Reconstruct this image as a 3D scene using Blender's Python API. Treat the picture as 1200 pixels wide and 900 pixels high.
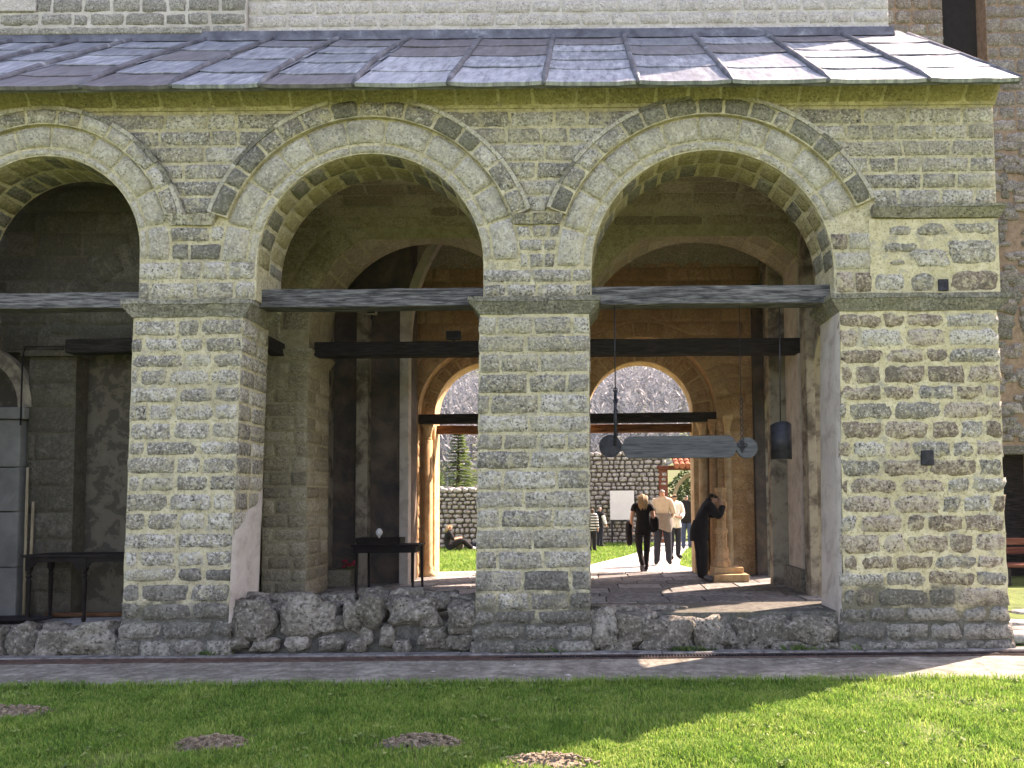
import bpy, bmesh, math, random
import numpy as np
from mathutils import Vector, Matrix, noise

# ------------------------------------------------------------------ camera, world, sun, exposure
for o in list(bpy.data.objects): bpy.data.objects.remove(o)
SC = bpy.context.scene
COL = SC.collection
F, PCX, EYE = 900.0, 688.0, 1.67                 # focal length and principal point in photo pixels, eye height
PITCH, ROLL = math.radians(3.0), math.radians(0.5)
PCY = 590.0 - F * math.tan(PITCH)
RC = Matrix.Rotation(math.pi / 2 + PITCH, 3, 'X') @ Matrix.Rotation(-ROLL, 3, 'Z')
cam = bpy.data.cameras.new('camera')
cam.sensor_width = 36.0; cam.lens = F / 1200 * 36.0
cam.shift_x = -(PCX - 600) / 1200; cam.shift_y = (PCY - 450) / 1200
cam.clip_start = 0.05; cam.clip_end = 3000
camo = bpy.data.objects.new('camera', cam); COL.objects.link(camo)
camo.location = (0, 0, EYE); camo.rotation_euler = RC.to_euler(); SC.camera = camo

SUN_EL = math.radians(43.0)
SUN_AZ = math.atan2(1.48, 1.0)                  # from +Y (away from the camera) towards +X
sd = Vector((math.sin(SUN_AZ) * math.cos(SUN_EL), math.cos(SUN_AZ) * math.cos(SUN_EL), math.sin(SUN_EL)))
W_ = bpy.data.worlds.new('World'); SC.world = W_; W_.use_nodes = True
wn = W_.node_tree
sky = wn.nodes.new('ShaderNodeTexSky'); sky.sky_type = 'NISHITA'; sky.sun_disc = False
sky.sun_elevation = SUN_EL; sky.sun_rotation = SUN_AZ; sky.altitude = 1000; sky.dust_density = 3.0
bgn = [n for n in wn.nodes if n.type == 'BACKGROUND'][0]
wn.links.new(sky.outputs[0], bgn.inputs[0]); bgn.inputs[1].default_value = 0.15
sl = bpy.data.lights.new('sun', 'SUN'); sl.energy = 5.0; sl.angle = math.radians(0.55); sl.color = (1.0, 0.95, 0.87)
slo = bpy.data.objects.new('sun', sl); COL.objects.link(slo)
slo.rotation_euler = sd.to_track_quat('Z', 'Y').to_euler(); slo.location = (0, 0, 40)
SC.view_settings.view_transform = 'Standard'; SC.view_settings.look = 'None'
SC.view_settings.exposure = 2.12;
SC.view_settings.use_white_balance = True; SC.view_settings.white_balance_temperature = 8100; SC.view_settings.white_balance_tint = 28
SC.view_settings.gamma = 1.0
SC.view_settings.use_curve_mapping = False
SC.render.engine = 'CYCLES'
SC.cycles.use_denoising = True
SC.cycles.max_bounces = 9; SC.cycles.diffuse_bounces = 6; SC.cycles.glossy_bounces = 3
SC.cycles.transparent_max_bounces = 8; SC.cycles.sample_clamp_indirect = 8

def at(px, py, Y):
    w = RC @ Vector(((px - PCX) / F, (PCY - py) / F, -1.0))
    t = Y / w.y
    return Vector((w.x * t, Y, EYE + w.z * t))
def onz(px, py, z):
    w = RC @ Vector(((px - PCX) / F, (PCY - py) / F, -1.0))
    t = (z - EYE) / w.z
    return Vector((w.x * t, w.y * t, z))

R = random.Random(7)
U = R.uniform
# ------------------------------------------------------------------ materials
MATS = {}
def nodemat(name):
    m = bpy.data.materials.new(name); m.use_nodes = True
    nt = m.node_tree; b = nt.nodes['Principled BSDF']
    b.inputs['Roughness'].default_value = 0.9
    if 'Specular IOR Level' in b.inputs: b.inputs['Specular IOR Level'].default_value = 0.25
    MATS[name] = m
    return m, nt, b
def N(nt, t, **kw):
    n = nt.nodes.new(t)
    for k, v in kw.items():
        if k in n.inputs: n.inputs[k].default_value = v
        else: setattr(n, k, v)
    return n
def L(nt, a, b): nt.links.new(a, b)
def math_(nt, op, a, b=None, clamp=False):
    n = nt.nodes.new('ShaderNodeMath'); n.operation = op; n.use_clamp = clamp
    for i, x in enumerate((a, b)):
        if x is None: continue
        if isinstance(x, (int, float)): n.inputs[i].default_value = x
        else: nt.links.new(x, n.inputs[i])
    return n.outputs[0]
def noise_(nt, pos, scale, detail=4, rough=0.6, dist=0.0):
    n = N(nt, 'ShaderNodeTexNoise', Scale=scale, Detail=detail, Roughness=rough, Distortion=dist)
    L(nt, pos, n.inputs['Vector']); return n.outputs[0]
def ramp_(nt, fac, stops):
    n = nt.nodes.new('ShaderNodeValToRGB'); e = n.color_ramp.elements
    while len(e) < len(stops): e.new(0.5)
    for el, (p, c) in zip(e, stops):
        el.position = p; el.color = (c, c, c, 1) if isinstance(c, (int, float)) else (*c, 1)
    L(nt, fac, n.inputs[0]); return n.outputs[0]
def mix_(nt, fac, a, b, mode='MIX'):
    n = nt.nodes.new('ShaderNodeMix'); n.data_type = 'RGBA'; n.blend_type = mode
    for s, x in ((n.inputs[0], fac), (n.inputs[6], a), (n.inputs[7], b)):
        if isinstance(x, (int, float)): s.default_value = x
        elif isinstance(x, tuple): s.default_value = (*x, 1)
        else: L(nt, x, s)
    return n.outputs[2]
def bump_(nt, b, h, strength=0.5, dist=0.01):
    n = N(nt, 'ShaderNodeBump', Strength=strength, Distance=dist)
    L(nt, h, n.inputs['Height']); L(nt, n.outputs[0], b.inputs['Normal'])
def position(nt): return nt.nodes.new('ShaderNodeNewGeometry').outputs['Position']

def damp_(nt, p, c, amt):      # dark algae that has crept up from the wet foot of the wall in ragged tongues
    sx = N(nt, 'ShaderNodeSeparateXYZ'); L(nt, p, sx.inputs[0])
    e = math_(nt, 'ADD', sx.outputs['Z'], math_(nt, 'MULTIPLY', math_(nt, 'SUBTRACT', noise_(nt, p, 3.2, 5, 0.7), 0.5), 1.3))
    return mix_(nt, math_(nt, 'MULTIPLY', ramp_(nt, e, [(0.50, 1.0), (0.74, 0.0)]), amt), c, (0.075, 0.073, 0.058))
def stone_mat(name, dark, mid, light, tint, tamt=0.5, scale=36, spread=0.15, bump=1.0, var=0.12, speck=0.75, smear=None, damp=0.0, grime=0.0):
    m, nt, b = nodemat(name)
    p = position(nt)
    n1 = noise_(nt, p, scale, 5, 0.66, 0.2); n2 = noise_(nt, p, 7.0, 4, 0.6); n3 = noise_(nt, p, 1.1, 4, 0.65); n4 = noise_(nt, p, scale * 0.5, 4, 0.7)
    rnd = nt.nodes.new('ShaderNodeObjectInfo').outputs['Random']
    f = math_(nt, 'ADD', math_(nt, 'MULTIPLY', n4, 0.55), math_(nt, 'MULTIPLY', n2, 0.45))
    f = math_(nt, 'ADD', f, math_(nt, 'MULTIPLY', math_(nt, 'SUBTRACT', rnd, 0.5), var * 1.6))
    lowm = tuple(0.35 * a + 0.65 * c for a, c in zip(dark, mid))
    c = ramp_(nt, f, [(0.5 - spread, lowm), (0.5, mid), (0.5 + spread, light)])
    c = mix_(nt, math_(nt, 'MULTIPLY', ramp_(nt, n3, [(0.42, 0.0), (0.66, 1.0)]), tamt), c, tint, 'MIX')
    gate = math_(nt, 'ADD', math_(nt, 'MULTIPLY', ramp_(nt, noise_(nt, p, 4.3, 4, 0.6), [(0.38, 0.0), (0.62, 1.0)]), 0.75), 0.25)
    c = mix_(nt, math_(nt, 'MULTIPLY', math_(nt, 'MULTIPLY', ramp_(nt, n1, [(0.37, 1.0), (0.47, 0.0)]), speck), gate), c, dark)
    c = mix_(nt, math_(nt, 'MULTIPLY', ramp_(nt, n1, [(0.55, 0.0), (0.64, 1.0)]), speck * 0.75), c, tuple(min(0.75, x * 1.25) for x in light))
    v = N(nt, 'ShaderNodeTexVoronoi', Scale=scale * 0.8); L(nt, p, v.inputs['Vector'])
    pit = math_(nt, 'MULTIPLY', ramp_(nt, v.outputs['Distance'], [(0.12, 1.0), (0.26, 0.0)]), ramp_(nt, n2, [(0.47, 0.0), (0.56, 1.0)]))
    c = mix_(nt, math_(nt, 'MULTIPLY', pit, 0.8), c, tuple(x * 0.5 for x in dark))
    if smear:
        sm = noise_(nt, p, 11.0, 5, 0.7, 0.6)
        c = mix_(nt, math_(nt, 'MULTIPLY', ramp_(nt, sm, [(0.53, 0.0), (0.60, 1.0)]), 0.72), c, smear)
    if grime: c = mix_(nt, math_(nt, 'MULTIPLY', ramp_(nt, noise_(nt, p, 2.6, 7, 0.72, 0.5), [(0.52, 0.0), (0.66, 1.0)]), grime), c, (0.07, 0.068, 0.06))
    if damp: c = damp_(nt, p, c, damp)
    L(nt, c, b.inputs['Base Color']); b.inputs['Roughness'].default_value = 0.95
    h = math_(nt, 'SUBTRACT', math_(nt, 'ADD', n1, n4), math_(nt, 'MULTIPLY', pit, 0.7))
    bump_(nt, b, h, bump, 0.014)
    return m

def mottle_mat(name, stops, scale=6, detail=5, rough=0.95, bump=0.3, bdist=0.01, bscale=40, var=0.0, stretch=None, metallic=0.0, spec=0.25):
    m, nt, b = nodemat(name)
    p = position(nt)
    if stretch:
        mp = N(nt, 'ShaderNodeMapping'); mp.inputs['Scale'].default_value = stretch; L(nt, p, mp.inputs['Vector']); p = mp.outputs[0]
    f = noise_(nt, p, scale, detail, 0.65, 0.4)
    if var:
        rnd = nt.nodes.new('ShaderNodeObjectInfo').outputs['Random']
        f = math_(nt, 'ADD', f, math_(nt, 'MULTIPLY', math_(nt, 'SUBTRACT', rnd, 0.5), var))
    L(nt, ramp_(nt, f, stops), b.inputs['Base Color'])
    b.inputs['Roughness'].default_value = rough; b.inputs['Metallic'].default_value = metallic
    b.inputs['Specular IOR Level'].default_value = spec
    if bump: bump_(nt, b, noise_(nt, p, bscale, 5, 0.7), bump, bdist)
    return m

M_front = stone_mat('grey_tufa', (0.035, 0.034, 0.032), (0.26, 0.245, 0.21), (0.52, 0.50, 0.44), (0.38, 0.345, 0.20), 0.22, spread=0.14, var=0.14, speck=1.0, smear=(0.43, 0.395, 0.265), damp=0.6, grime=0.55)
M_vous = stone_mat('pale_tufa', (0.11, 0.105, 0.09), (0.38, 0.36, 0.30), (0.54, 0.52, 0.45), (0.46, 0.42, 0.27), 0.35, spread=.14, var=0.05, speck=0.65, smear=(0.46, 0.43, 0.32), grime=0.35)
M_dressed = stone_mat('dressed_tufa', (0.05, 0.048, 0.043), (0.30, 0.283, 0.24), (0.49, 0.47, 0.41), (0.41, 0.375, 0.23), 0.4, spread=0.14, bump=1.0, var=0.12, speck=0.9, smear=(0.43, 0.395, 0.265), damp=0.6, grime=0.55)
M_hood = stone_mat('hood_tufa', (0.035, 0.035, 0.032), (0.155, 0.15, 0.125), (0.29, 0.28, 0.235), (0.21, 0.21, 0.11), 0.4, var=0.10)
M_brown = stone_mat('brown_tufa', (0.035, 0.029, 0.024), (0.225, 0.18, 0.138), (0.43, 0.375, 0.305), (0.42, 0.365, 0.21), 0.25, spread=.13, var=0.15, speck=1.0, smear=(0.50, 0.455, 0.30), damp=0.6, grime=0.55)
M_footing = stone_mat('footing_stone', (0.03, 0.029, 0.026), (0.135, 0.128, 0.11), (0.26, 0.25, 0.215), (0.12, 0.12, 0.07), 0.35, scale=30)
M_rock = stone_mat('ledge_rock', (0.025, 0.024, 0.021), (0.14, 0.128, 0.105), (0.28, 0.262, 0.22), (0.11, 0.106, 0.06), 0.35, scale=24, bump=1.0, speck=0.85)
M_inner = stone_mat('inner_stone', (0.08, 0.073, 0.055), (0.36, 0.33, 0.245), (0.50, 0.465, 0.355), (0.40, 0.365, 0.21), 0.4, bump=0.9, var=0.2, speck=0.6)
M_vault = stone_mat('vault_stone', (0.07, 0.06, 0.045), (0.34, 0.29, 0.205), (0.48, 0.42, 0.31), (0.40, 0.33, 0.19), 0.4, bump=1.0, var=0.3, speck=0.7)
M_warm = stone_mat('warm_sandstone', (0.10, 0.058, 0.03), (0.40, 0.25, 0.135), (0.54, 0.37, 0.22), (0.46, 0.26, 0.11), 0.4, bump=0.5, speck=0.45)
M_jamb = mottle_mat('ochre_jamb', [(0.3, (0.34, 0.215, 0.11)), (0.5, (0.50, 0.345, 0.19)), (0.7, (0.60, 0.455, 0.28))], 5, bump=0.4)
M_cornice = stone_mat('mossy_cornice', (0.08, 0.075, 0.04), (0.28, 0.25, 0.14), (0.40, 0.37, 0.23), (0.34, 0.30, 0.15), 0.55, var=0.06, speck=0.6)
M_upper = stone_mat('pale_upper_stone', (0.16, 0.15, 0.14), (0.46, 0.43, 0.395), (0.58, 0.55, 0.51), (0.47, 0.42, 0.37), 0.3, var=0.06, speck=0.5)
M_upperd = stone_mat('dark_upper_stone', (0.06, 0.058, 0.052), (0.24, 0.23, 0.20), (0.40, 0.385, 0.34), (0.29, 0.27, 0.21), 0.3, var=0.08)
M_rubble = stone_mat('rubble_stone', (0.05, 0.05, 0.05), (0.18, 0.165, 0.15), (0.34, 0.32, 0.29), (0.21, 0.16, 0.12), 0.4)
M_dry = stone_mat('drystone', (0.12, 0.12, 0.118), (0.31, 0.30, 0.285), (0.46, 0.45, 0.43), (0.32, 0.31, 0.26), 0.3, scale=14)
def mortar_mat(name, c0, c1, c2, stain, samt=0.5, grit=0.0, damp=0.0):
    m, nt, b = nodemat(name)
    p = position(nt)
    n1 = noise_(nt, p, 9, 6, 0.7); n2 = noise_(nt, p, 45, 5, 0.7); n3 = noise_(nt, p, 1.6, 5, 0.65)
    c = ramp_(nt, math_(nt, 'ADD', math_(nt, 'MULTIPLY', n1, 0.65), math_(nt, 'MULTIPLY', n2, 0.35)), [(0.36, c0), (0.5, c1), (0.64, c2)])
    c = mix_(nt, math_(nt, 'MULTIPLY', ramp_(nt, n3, [(0.48, 0.0), (0.64, 1.0)]), samt), c, stain)
    if grit:
        g1 = noise_(nt, p, 34, 5, 0.7); g2 = noise_(nt, p, 5.0, 4, 0.65)
        c = mix_(nt, math_(nt, 'MULTIPLY', ramp_(nt, g1, [(0.37, 1.0), (0.45, 0.0)]), grit), c, tuple(x * 0.25 for x in c1))
        c = mix_(nt, math_(nt, 'MULTIPLY', ramp_(nt, g2, [(0.55, 0.0), (0.66, 1.0)]), grit), c, (0.27, 0.26, 0.225))
    if damp: c = damp_(nt, p, c, damp)
    L(nt, c, b.inputs['Base Color']); bump_(nt, b, math_(nt, 'ADD', n1, math_(nt, 'MULTIPLY', n2, 0.7)), 0.9, 0.014)
    return m
M_mortar = mortar_mat('cream_mortar', (0.28, 0.245, 0.15), (0.48, 0.435, 0.285), (0.60, 0.56, 0.41), (0.32, 0.29, 0.20), 0.55, 0.7, 0.85)
M_mortar_y = mortar_mat('yellow_mortar', (0.36, 0.31, 0.175), (0.55, 0.495, 0.315), (0.66, 0.61, 0.43), (0.38, 0.335, 0.19), 0.45, 0.7, 0.85)
M_mortar_in = mortar_mat('inner_mortar', (0.24, 0.215, 0.14), (0.40, 0.365, 0.25), (0.50, 0.46, 0.33), (0.27, 0.245, 0.14))
M_mortar_warm = mortar_mat('warm_mortar', (0.26, 0.16, 0.085), (0.40, 0.27, 0.15), (0.52, 0.37, 0.22), (0.32, 0.20, 0.10))
M_mortar_up = mortar_mat('pale_mortar', (0.36, 0.33, 0.29), (0.50, 0.47, 0.42), (0.60, 0.57, 0.52), (0.34, 0.31, 0.27))
M_mortar_br = mortar_mat('brown_mortar', (0.14, 0.095, 0.065), (0.25, 0.18, 0.125), (0.33, 0.25, 0.18), (0.18, 0.13, 0.09))
M_gap = mottle_mat('dry_joint', [(0.3, (0.09, 0.088, 0.08)), (0.7, (0.18, 0.175, 0.16))], 8)
M_dark_mortar = mortar_mat('damp_mortar', (0.045, 0.044, 0.04), (0.10, 0.098, 0.085), (0.19, 0.185, 0.155), (0.06, 0.065, 0.035))
M_plaster = mottle_mat('pinkish_plaster', [(0.3, (0.30, 0.26, 0.225)), (0.5, (0.44, 0.40, 0.355)), (0.72, (0.52, 0.48, 0.43))], 4, bump=0.35)
M_plaster_d = mottle_mat('worn_plaster', [(0.36, (0.10, 0.085, 0.065)), (0.47, (0.20, 0.175, 0.14)), (0.53, (0.30, 0.27, 0.21)), (0.64, (0.34, 0.31, 0.24))], 3.2, bump=0.4)
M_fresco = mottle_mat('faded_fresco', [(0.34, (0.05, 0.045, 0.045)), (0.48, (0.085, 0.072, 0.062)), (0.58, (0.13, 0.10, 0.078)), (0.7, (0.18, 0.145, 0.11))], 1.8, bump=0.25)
M_peel = mottle_mat('peeling_plaster', [(0.47, (0.12, 0.11, 0.085)), (0.49, (0.13, 0.115, 0.09)), (0.505, (0.30, 0.275, 0.20)), (0.7, (0.34, 0.31, 0.24))], 3.4, bump=0.4)
M_inner_shade = stone_mat('shaded_inner_stone', (0.025, 0.023, 0.02), (0.08, 0.074, 0.058), (0.13, 0.12, 0.095), (0.09, 0.085, 0.05), 0.4, bump=0.6, speck=0.4)  # darkened inner stone: the left bay's shade is painted into its colour
M_mortar_shade = mortar_mat('shaded_mortar', (0.05, 0.046, 0.034), (0.09, 0.083, 0.06), (0.13, 0.12, 0.09), (0.06, 0.056, 0.036))  # mortar to match, with the left bay's shade in its colour
M_peel_shade = mottle_mat('shaded_peeling_plaster', [(0.42, (0.065, 0.058, 0.046)), (0.48, (0.07, 0.063, 0.05)), (0.51, (0.11, 0.10, 0.075)), (0.7, (0.13, 0.118, 0.09))], 5.5, bump=0.4)  # peeling plaster darkened in colour to imitate the dim left bay
M_marble = mottle_mat('marble', [(0.3, (0.15, 0.155, 0.145)), (0.6, (0.23, 0.235, 0.22))], 3, rough=0.6, bump=0.1)
def wood_mat(name, c0, c1, c2, ax='X'):
    st = {'X': (1.3, 15, 15), 'Y': (15, 1.3, 15), 'Z': (15, 15, 1.3)}[ax]
    return mottle_mat(name, [(0.38, c0), (0.5, c1), (0.66, c2)], 3.0, 10, 0.9, 1.0, 0.012, 4, 0.12, stretch=st, spec=0.1)
M_wgrey = wood_mat('weathered_wood', (0.028, 0.028, 0.030), (0.085, 0.085, 0.087), (0.20, 0.20, 0.198))
M_wgrey_p = wood_mat('plank_wood', (0.05, 0.053, 0.056), (0.082, 0.086, 0.09), (0.115, 0.12, 0.124))
M_wdark = wood_mat('dark_wood', (0.012, 0.011, 0.011), (0.026, 0.024, 0.023), (0.05, 0.045, 0.04))
M_wbrown = wood_mat('brown_wood', (0.07, 0.03, 0.015), (0.15, 0.07, 0.035), (0.24, 0.13, 0.07))
M_wred = wood_mat('red_wood', (0.09, 0.03, 0.02), (0.15, 0.05, 0.03), (0.21, 0.09, 0.06))
M_wtable = mottle_mat('black_table_wood', [(0.3, (0.008, 0.007, 0.007)), (0.7, (0.022, 0.018, 0.016))], 8, rough=0.6, bump=0.15, spec=0.08)
M_wpale = wood_mat('pale_pole_wood', (0.20, 0.16, 0.10), (0.30, 0.25, 0.16), (0.38, 0.32, 0.22), 'Z')
def lead_mat():
    m, nt, b = nodemat('lead')
    p = position(nt)
    mp = N(nt, 'ShaderNodeMapping'); mp.inputs['Scale'].default_value = (9, 1.5, 1.5); L(nt, p, mp.inputs['Vector'])
    n1 = noise_(nt, mp.outputs[0], 1.6, 6, 0.7); n2 = noise_(nt, p, 3, 5, 0.7)
    rnd = nt.nodes.new('ShaderNodeObjectInfo').outputs['Random']
    base = ramp_(nt, rnd, [(0.0, (0.10, 0.092, 0.108)), (0.24, (0.12, 0.115, 0.132)), (0.36, (0.16, 0.185, 0.225)), (0.72, (0.20, 0.225, 0.27)), (1.0, (0.29, 0.315, 0.36))])
    pale = ramp_(nt, math_(nt, 'ADD', math_(nt, 'MULTIPLY', n1, 0.65), math_(nt, 'MULTIPLY', n2, 0.35)), [(0.48, 0.0), (0.64, 1.0)])
    pale = math_(nt, 'MULTIPLY', pale, ramp_(nt, rnd, [(0.30, 0.2), (0.5, 0.85)]))
    c = mix_(nt, pale, base, (0.50, 0.53, 0.57))
    c = mix_(nt, math_(nt, 'MULTIPLY', ramp_(nt, n1, [(0.36, 1.0), (0.46, 0.0)]), 0.6), c, (0.07, 0.075, 0.09))
    L(nt, c, b.inputs['Base Color']); b.inputs['Roughness'].default_value = 0.55; b.inputs['Specular IOR Level'].default_value = 0.5
    b.inputs['Metallic'].default_value = 0.15
    bump_(nt, b, n2, 0.4, 0.02)
    return m
M_lead = lead_mat()
M_roll = mottle_mat('lead_roll', [(0.35, (0.055, 0.06, 0.075)), (0.6, (0.13, 0.14, 0.165)), (0.72, (0.30, 0.32, 0.35))], 4, rough=0.55, bump=0.3)
M_iron = mottle_mat('iron', [(0.35, (0.012, 0.013, 0.016)), (0.65, (0.04, 0.042, 0.05))], 10, rough=0.55, bump=0.3, metallic=0.3)
M_rust = mottle_mat('rusty_iron', [(0.35, (0.045, 0.03, 0.025)), (0.65, (0.11, 0.07, 0.055))], 12, rough=0.8, bump=0.4)
M_cable = mottle_mat('black_rubber', [(0.3, (0.008, 0.008, 0.009)), (0.7, (0.02, 0.02, 0.02))], 10, bump=0)
M_soil = mottle_mat('molehill_soil', [(0.34, (0.11, 0.088, 0.06)), (0.5, (0.24, 0.195, 0.14)), (0.66, (0.40, 0.335, 0.25))], 28, bump=1.0, bdist=0.02, bscale=60)
M_conc = mottle_mat('concrete_rim', [(0.32, (0.07, 0.068, 0.064)), (0.5, (0.15, 0.148, 0.14)), (0.7, (0.25, 0.245, 0.23))], 9, bump=0.6)
M_flag = stone_mat('flagstone', (0.07, 0.07, 0.07), (0.17, 0.168, 0.16), (0.30, 0.295, 0.28), (0.20, 0.19, 0.165), 0.3, scale=12, bump=0.5, var=0.3)
M_yardpath = mottle_mat('pale_yard_paving', [(0.3, (0.30, 0.29, 0.265)), (0.6, (0.44, 0.43, 0.40)), (0.75, (0.5, 0.49, 0.46))], 3, bump=0.4)
M_white = mottle_mat('white_board', [(0.3, (0.62, 0.63, 0.64)), (0.7, (0.74, 0.75, 0.76))], 2, rough=0.6, bump=0)
M_tile = mottle_mat('red_roof_tile', [(0.3, (0.24, 0.07, 0.035)), (0.7, (0.42, 0.15, 0.08))], 4, bump=0.3, var=0.2)
M_glass = mottle_mat('white_glass', [(0.3, (0.55, 0.56, 0.58)), (0.7, (0.66, 0.67, 0.68))], 4, rough=0.2, bump=0)
def plain(name, c, rough=0.9, var=0.15):
    return mottle_mat(name, [(0.3, tuple(x * (1 - var) for x in c)), (0.7, tuple(x * (1 + var) for x in c))], 14, rough=rough, bump=0.3, bscale=60, bdist=0.004)
M_black = plain('black_cloth', (0.012, 0.012, 0.014))
M_navy = plain('navy_denim', (0.018, 0.022, 0.035))
M_beige = plain('beige_shirt', (0.42, 0.39, 0.33))
M_greyk = plain('grey_knit', (0.16, 0.15, 0.14))
M_whitec = plain('white_cotton', (0.68, 0.67, 0.65), var=0.06)
M_skin = plain('skin', (0.42, 0.25, 0.18), 0.6, 0.06)
M_hairb = plain('brown_hair', (0.10, 0.062, 0.035), 0.6)
M_hairg = plain('grey_hair', (0.20, 0.19, 0.18), 0.6)
M_hairy = plain('fair_hair', (0.34, 0.24, 0.13), 0.6)
M_hairk = plain('black_hair', (0.016, 0.014, 0.013), 0.5)
M_shoe = plain('grey_shoe', (0.12, 0.12, 0.125))
M_jean = plain('blue_jeans', (0.05, 0.075, 0.13))
M_flower = plain('red_petals', (0.35, 0.03, 0.05))
def stripe_mat():
    m, nt, b = nodemat('striped_cloth')
    s = N(nt, 'ShaderNodeSeparateXYZ'); L(nt, position(nt), s.inputs[0])
    w = math_(nt, 'SINE', math_(nt, 'MULTIPLY', s.outputs['Z'], 75.0))
    L(nt, ramp_(nt, math_(nt, 'ADD', math_(nt, 'MULTIPLY', w, 0.5), 0.5), [(0.44, (0.015, 0.015, 0.017)), (0.5, (0.60, 0.60, 0.60))]), b.inputs['Base Color'])
    return m
M_stripe = stripe_mat()
def leaf_mat(name, c0, c1, c2, scale=2.0, trans=0.35):
    m, nt, b = nodemat(name)
    g = nt.nodes.new('ShaderNodeNewGeometry')
    f = math_(nt, 'ADD', math_(nt, 'MULTIPLY', noise_(nt, g.outputs['Position'], scale, 5, 0.7), 0.75), math_(nt, 'MULTIPLY', g.outputs['Random Per Island'], 0.4))
    c = ramp_(nt, f, [(0.36, c0), (0.55, c1), (0.78, c2)])
    L(nt, c, b.inputs['Base Color']); b.inputs['Roughness'].default_value = 0.6
    t = nt.nodes.new('ShaderNodeBsdfTranslucent'); L(nt, c, t.inputs['Color'])
    mx = nt.nodes.new('ShaderNodeMixShader'); mx.inputs[0].default_value = trans
    out = [n for n in nt.nodes if n.type == 'OUTPUT_MATERIAL'][0]
    L(nt, b.outputs[0], mx.inputs[1]); L(nt, t.outputs[0], mx.inputs[2]); L(nt, mx.outputs[0], out.inputs['Surface'])
    return m
M_grass = leaf_mat('grass_blades', (0.068, 0.165, 0.027), (0.145, 0.29, 0.043), (0.32, 0.41, 0.11), 1.5, 0.48)
M_lawn = mottle_mat('lawn_soil', [(0.32, (0.05, 0.075, 0.02)), (0.5, (0.10, 0.15, 0.035)), (0.72, (0.16, 0.20, 0.06))], 3, bump=0.8, bdist=0.03, bscale=30)
M_needle = leaf_mat('spruce_needles', (0.07, 0.13, 0.03), (0.14, 0.23, 0.055), (0.25, 0.32, 0.10), 1.5, 0.35)
M_shrub = leaf_mat('shrub_leaves', (0.03, 0.06, 0.02), (0.06, 0.11, 0.03), (0.11, 0.16, 0.05), 1.5, 0.3)
M_twig = leaf_mat('bare_twigs', (0.085, 0.097, 0.108), (0.165, 0.18, 0.195), (0.27, 0.285, 0.295), 0.05, 0.25)
M_bark = mottle_mat('bark', [(0.3, (0.05, 0.04, 0.03)), (0.7, (0.13, 0.105, 0.08))], 8, bump=0.5)
M_hill = mottle_mat('hillside_ground', [(0.40, (0.08, 0.075, 0.055)), (0.50, (0.10, 0.12, 0.05)), (0.60, (0.09, 0.15, 0.04))], 0.012, bump=0)
M_fieldpatch = None
M_meadow = mottle_mat('meadow_grass', [(0.35, (0.09, 0.14, 0.035)), (0.65, (0.14, 0.20, 0.055))], 0.05, bump=0)

def path_mat():
    m, nt, b = nodemat('dark_paving')
    p = position(nt)
    n1 = noise_(nt, p, 7, 6, 0.7); n2 = noise_(nt, p, 40, 5, 0.7); n3 = noise_(nt, p, 1.7, 4, 0.6)
    c = ramp_(nt, math_(nt, 'ADD', math_(nt, 'MULTIPLY', n1, 0.6), math_(nt, 'MULTIPLY', n3, 0.4)), [(0.36, (0.10, 0.094, 0.076)), (0.5, (0.195, 0.184, 0.153)), (0.62, (0.34, 0.323, 0.272))])
    mp = N(nt, 'ShaderNodeMapping'); mp.inputs['Scale'].default_value = (1.2, 3.0, 1); L(nt, p, mp.inputs['Vector'])
    fleck = ramp_(nt, noise_(nt, mp.outputs[0], 11, 3, 0.5), [(0.66, 0.0), (0.69, 1.0)])
    c = mix_(nt, math_(nt, 'MULTIPLY', fleck, 0.8), c, (0.40, 0.39, 0.36))
    vo = N(nt, 'ShaderNodeTexVoronoi', Scale=2.1, feature='DISTANCE_TO_EDGE'); pw = mix_(nt, 0.2, p, noise_(nt, p, 5, 3, 0.6)); L(nt, pw, vo.inputs['Vector'])
    crack = ramp_(nt, vo.outputs['Distance'], [(0.012, 1.0), (0.035, 0.0)])
    c = mix_(nt, math_(nt, 'MULTIPLY', crack, 0.35), c, (0.06, 0.058, 0.04))
    L(nt, c, b.inputs['Base Color']); b.inputs['Roughness'].default_value = 0.9
    bump_(nt, b, math_(nt, 'ADD', n1, math_(nt, 'MULTIPLY', n2, 0.5)), 0.8, 0.02)
    return m
M_path = path_mat()

# ------------------------------------------------------------------ object helpers
WT = {}                                           # world translation of every object made here
def link(o, parent, loc):
    COL.objects.link(o); o.location = loc; WT[o.name] = Vector(loc)
    if parent is not None:
        o.parent = parent; o.matrix_parent_inverse = Matrix.Translation(-WT[parent.name])
    return o
def tag(o, label=None, cat=None, group=None, kind=None):
    if label: o['label'] = label
    if cat: o['category'] = cat
    if group: o['group'] = group
    if kind: o['kind'] = kind
    return o
def thing(name, label, cat, loc, group=None):
    o = bpy.data.objects.new(name, None); o.empty_display_size = 0.2
    return tag(link(o, None, loc), label, cat, group)
def mesh_obj(name, verts, faces, mat, parent=None, smooth=False, origin=None):
    V = np.asarray([tuple(v) for v in verts], dtype=float)
    c = V.mean(axis=0) if origin is None else np.asarray(origin, dtype=float)
    me = bpy.data.meshes.new(name); me.from_pydata((V - c).tolist(), [], faces)
    if isinstance(mat, (list, tuple)):
        for m in mat: me.materials.append(m)
    else: me.materials.append(mat)
    if smooth: me.polygons.foreach_set('use_smooth', [True] * len(me.polygons))
    o = bpy.data.objects.new(name, me)
    return link(o, parent, c)
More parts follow.
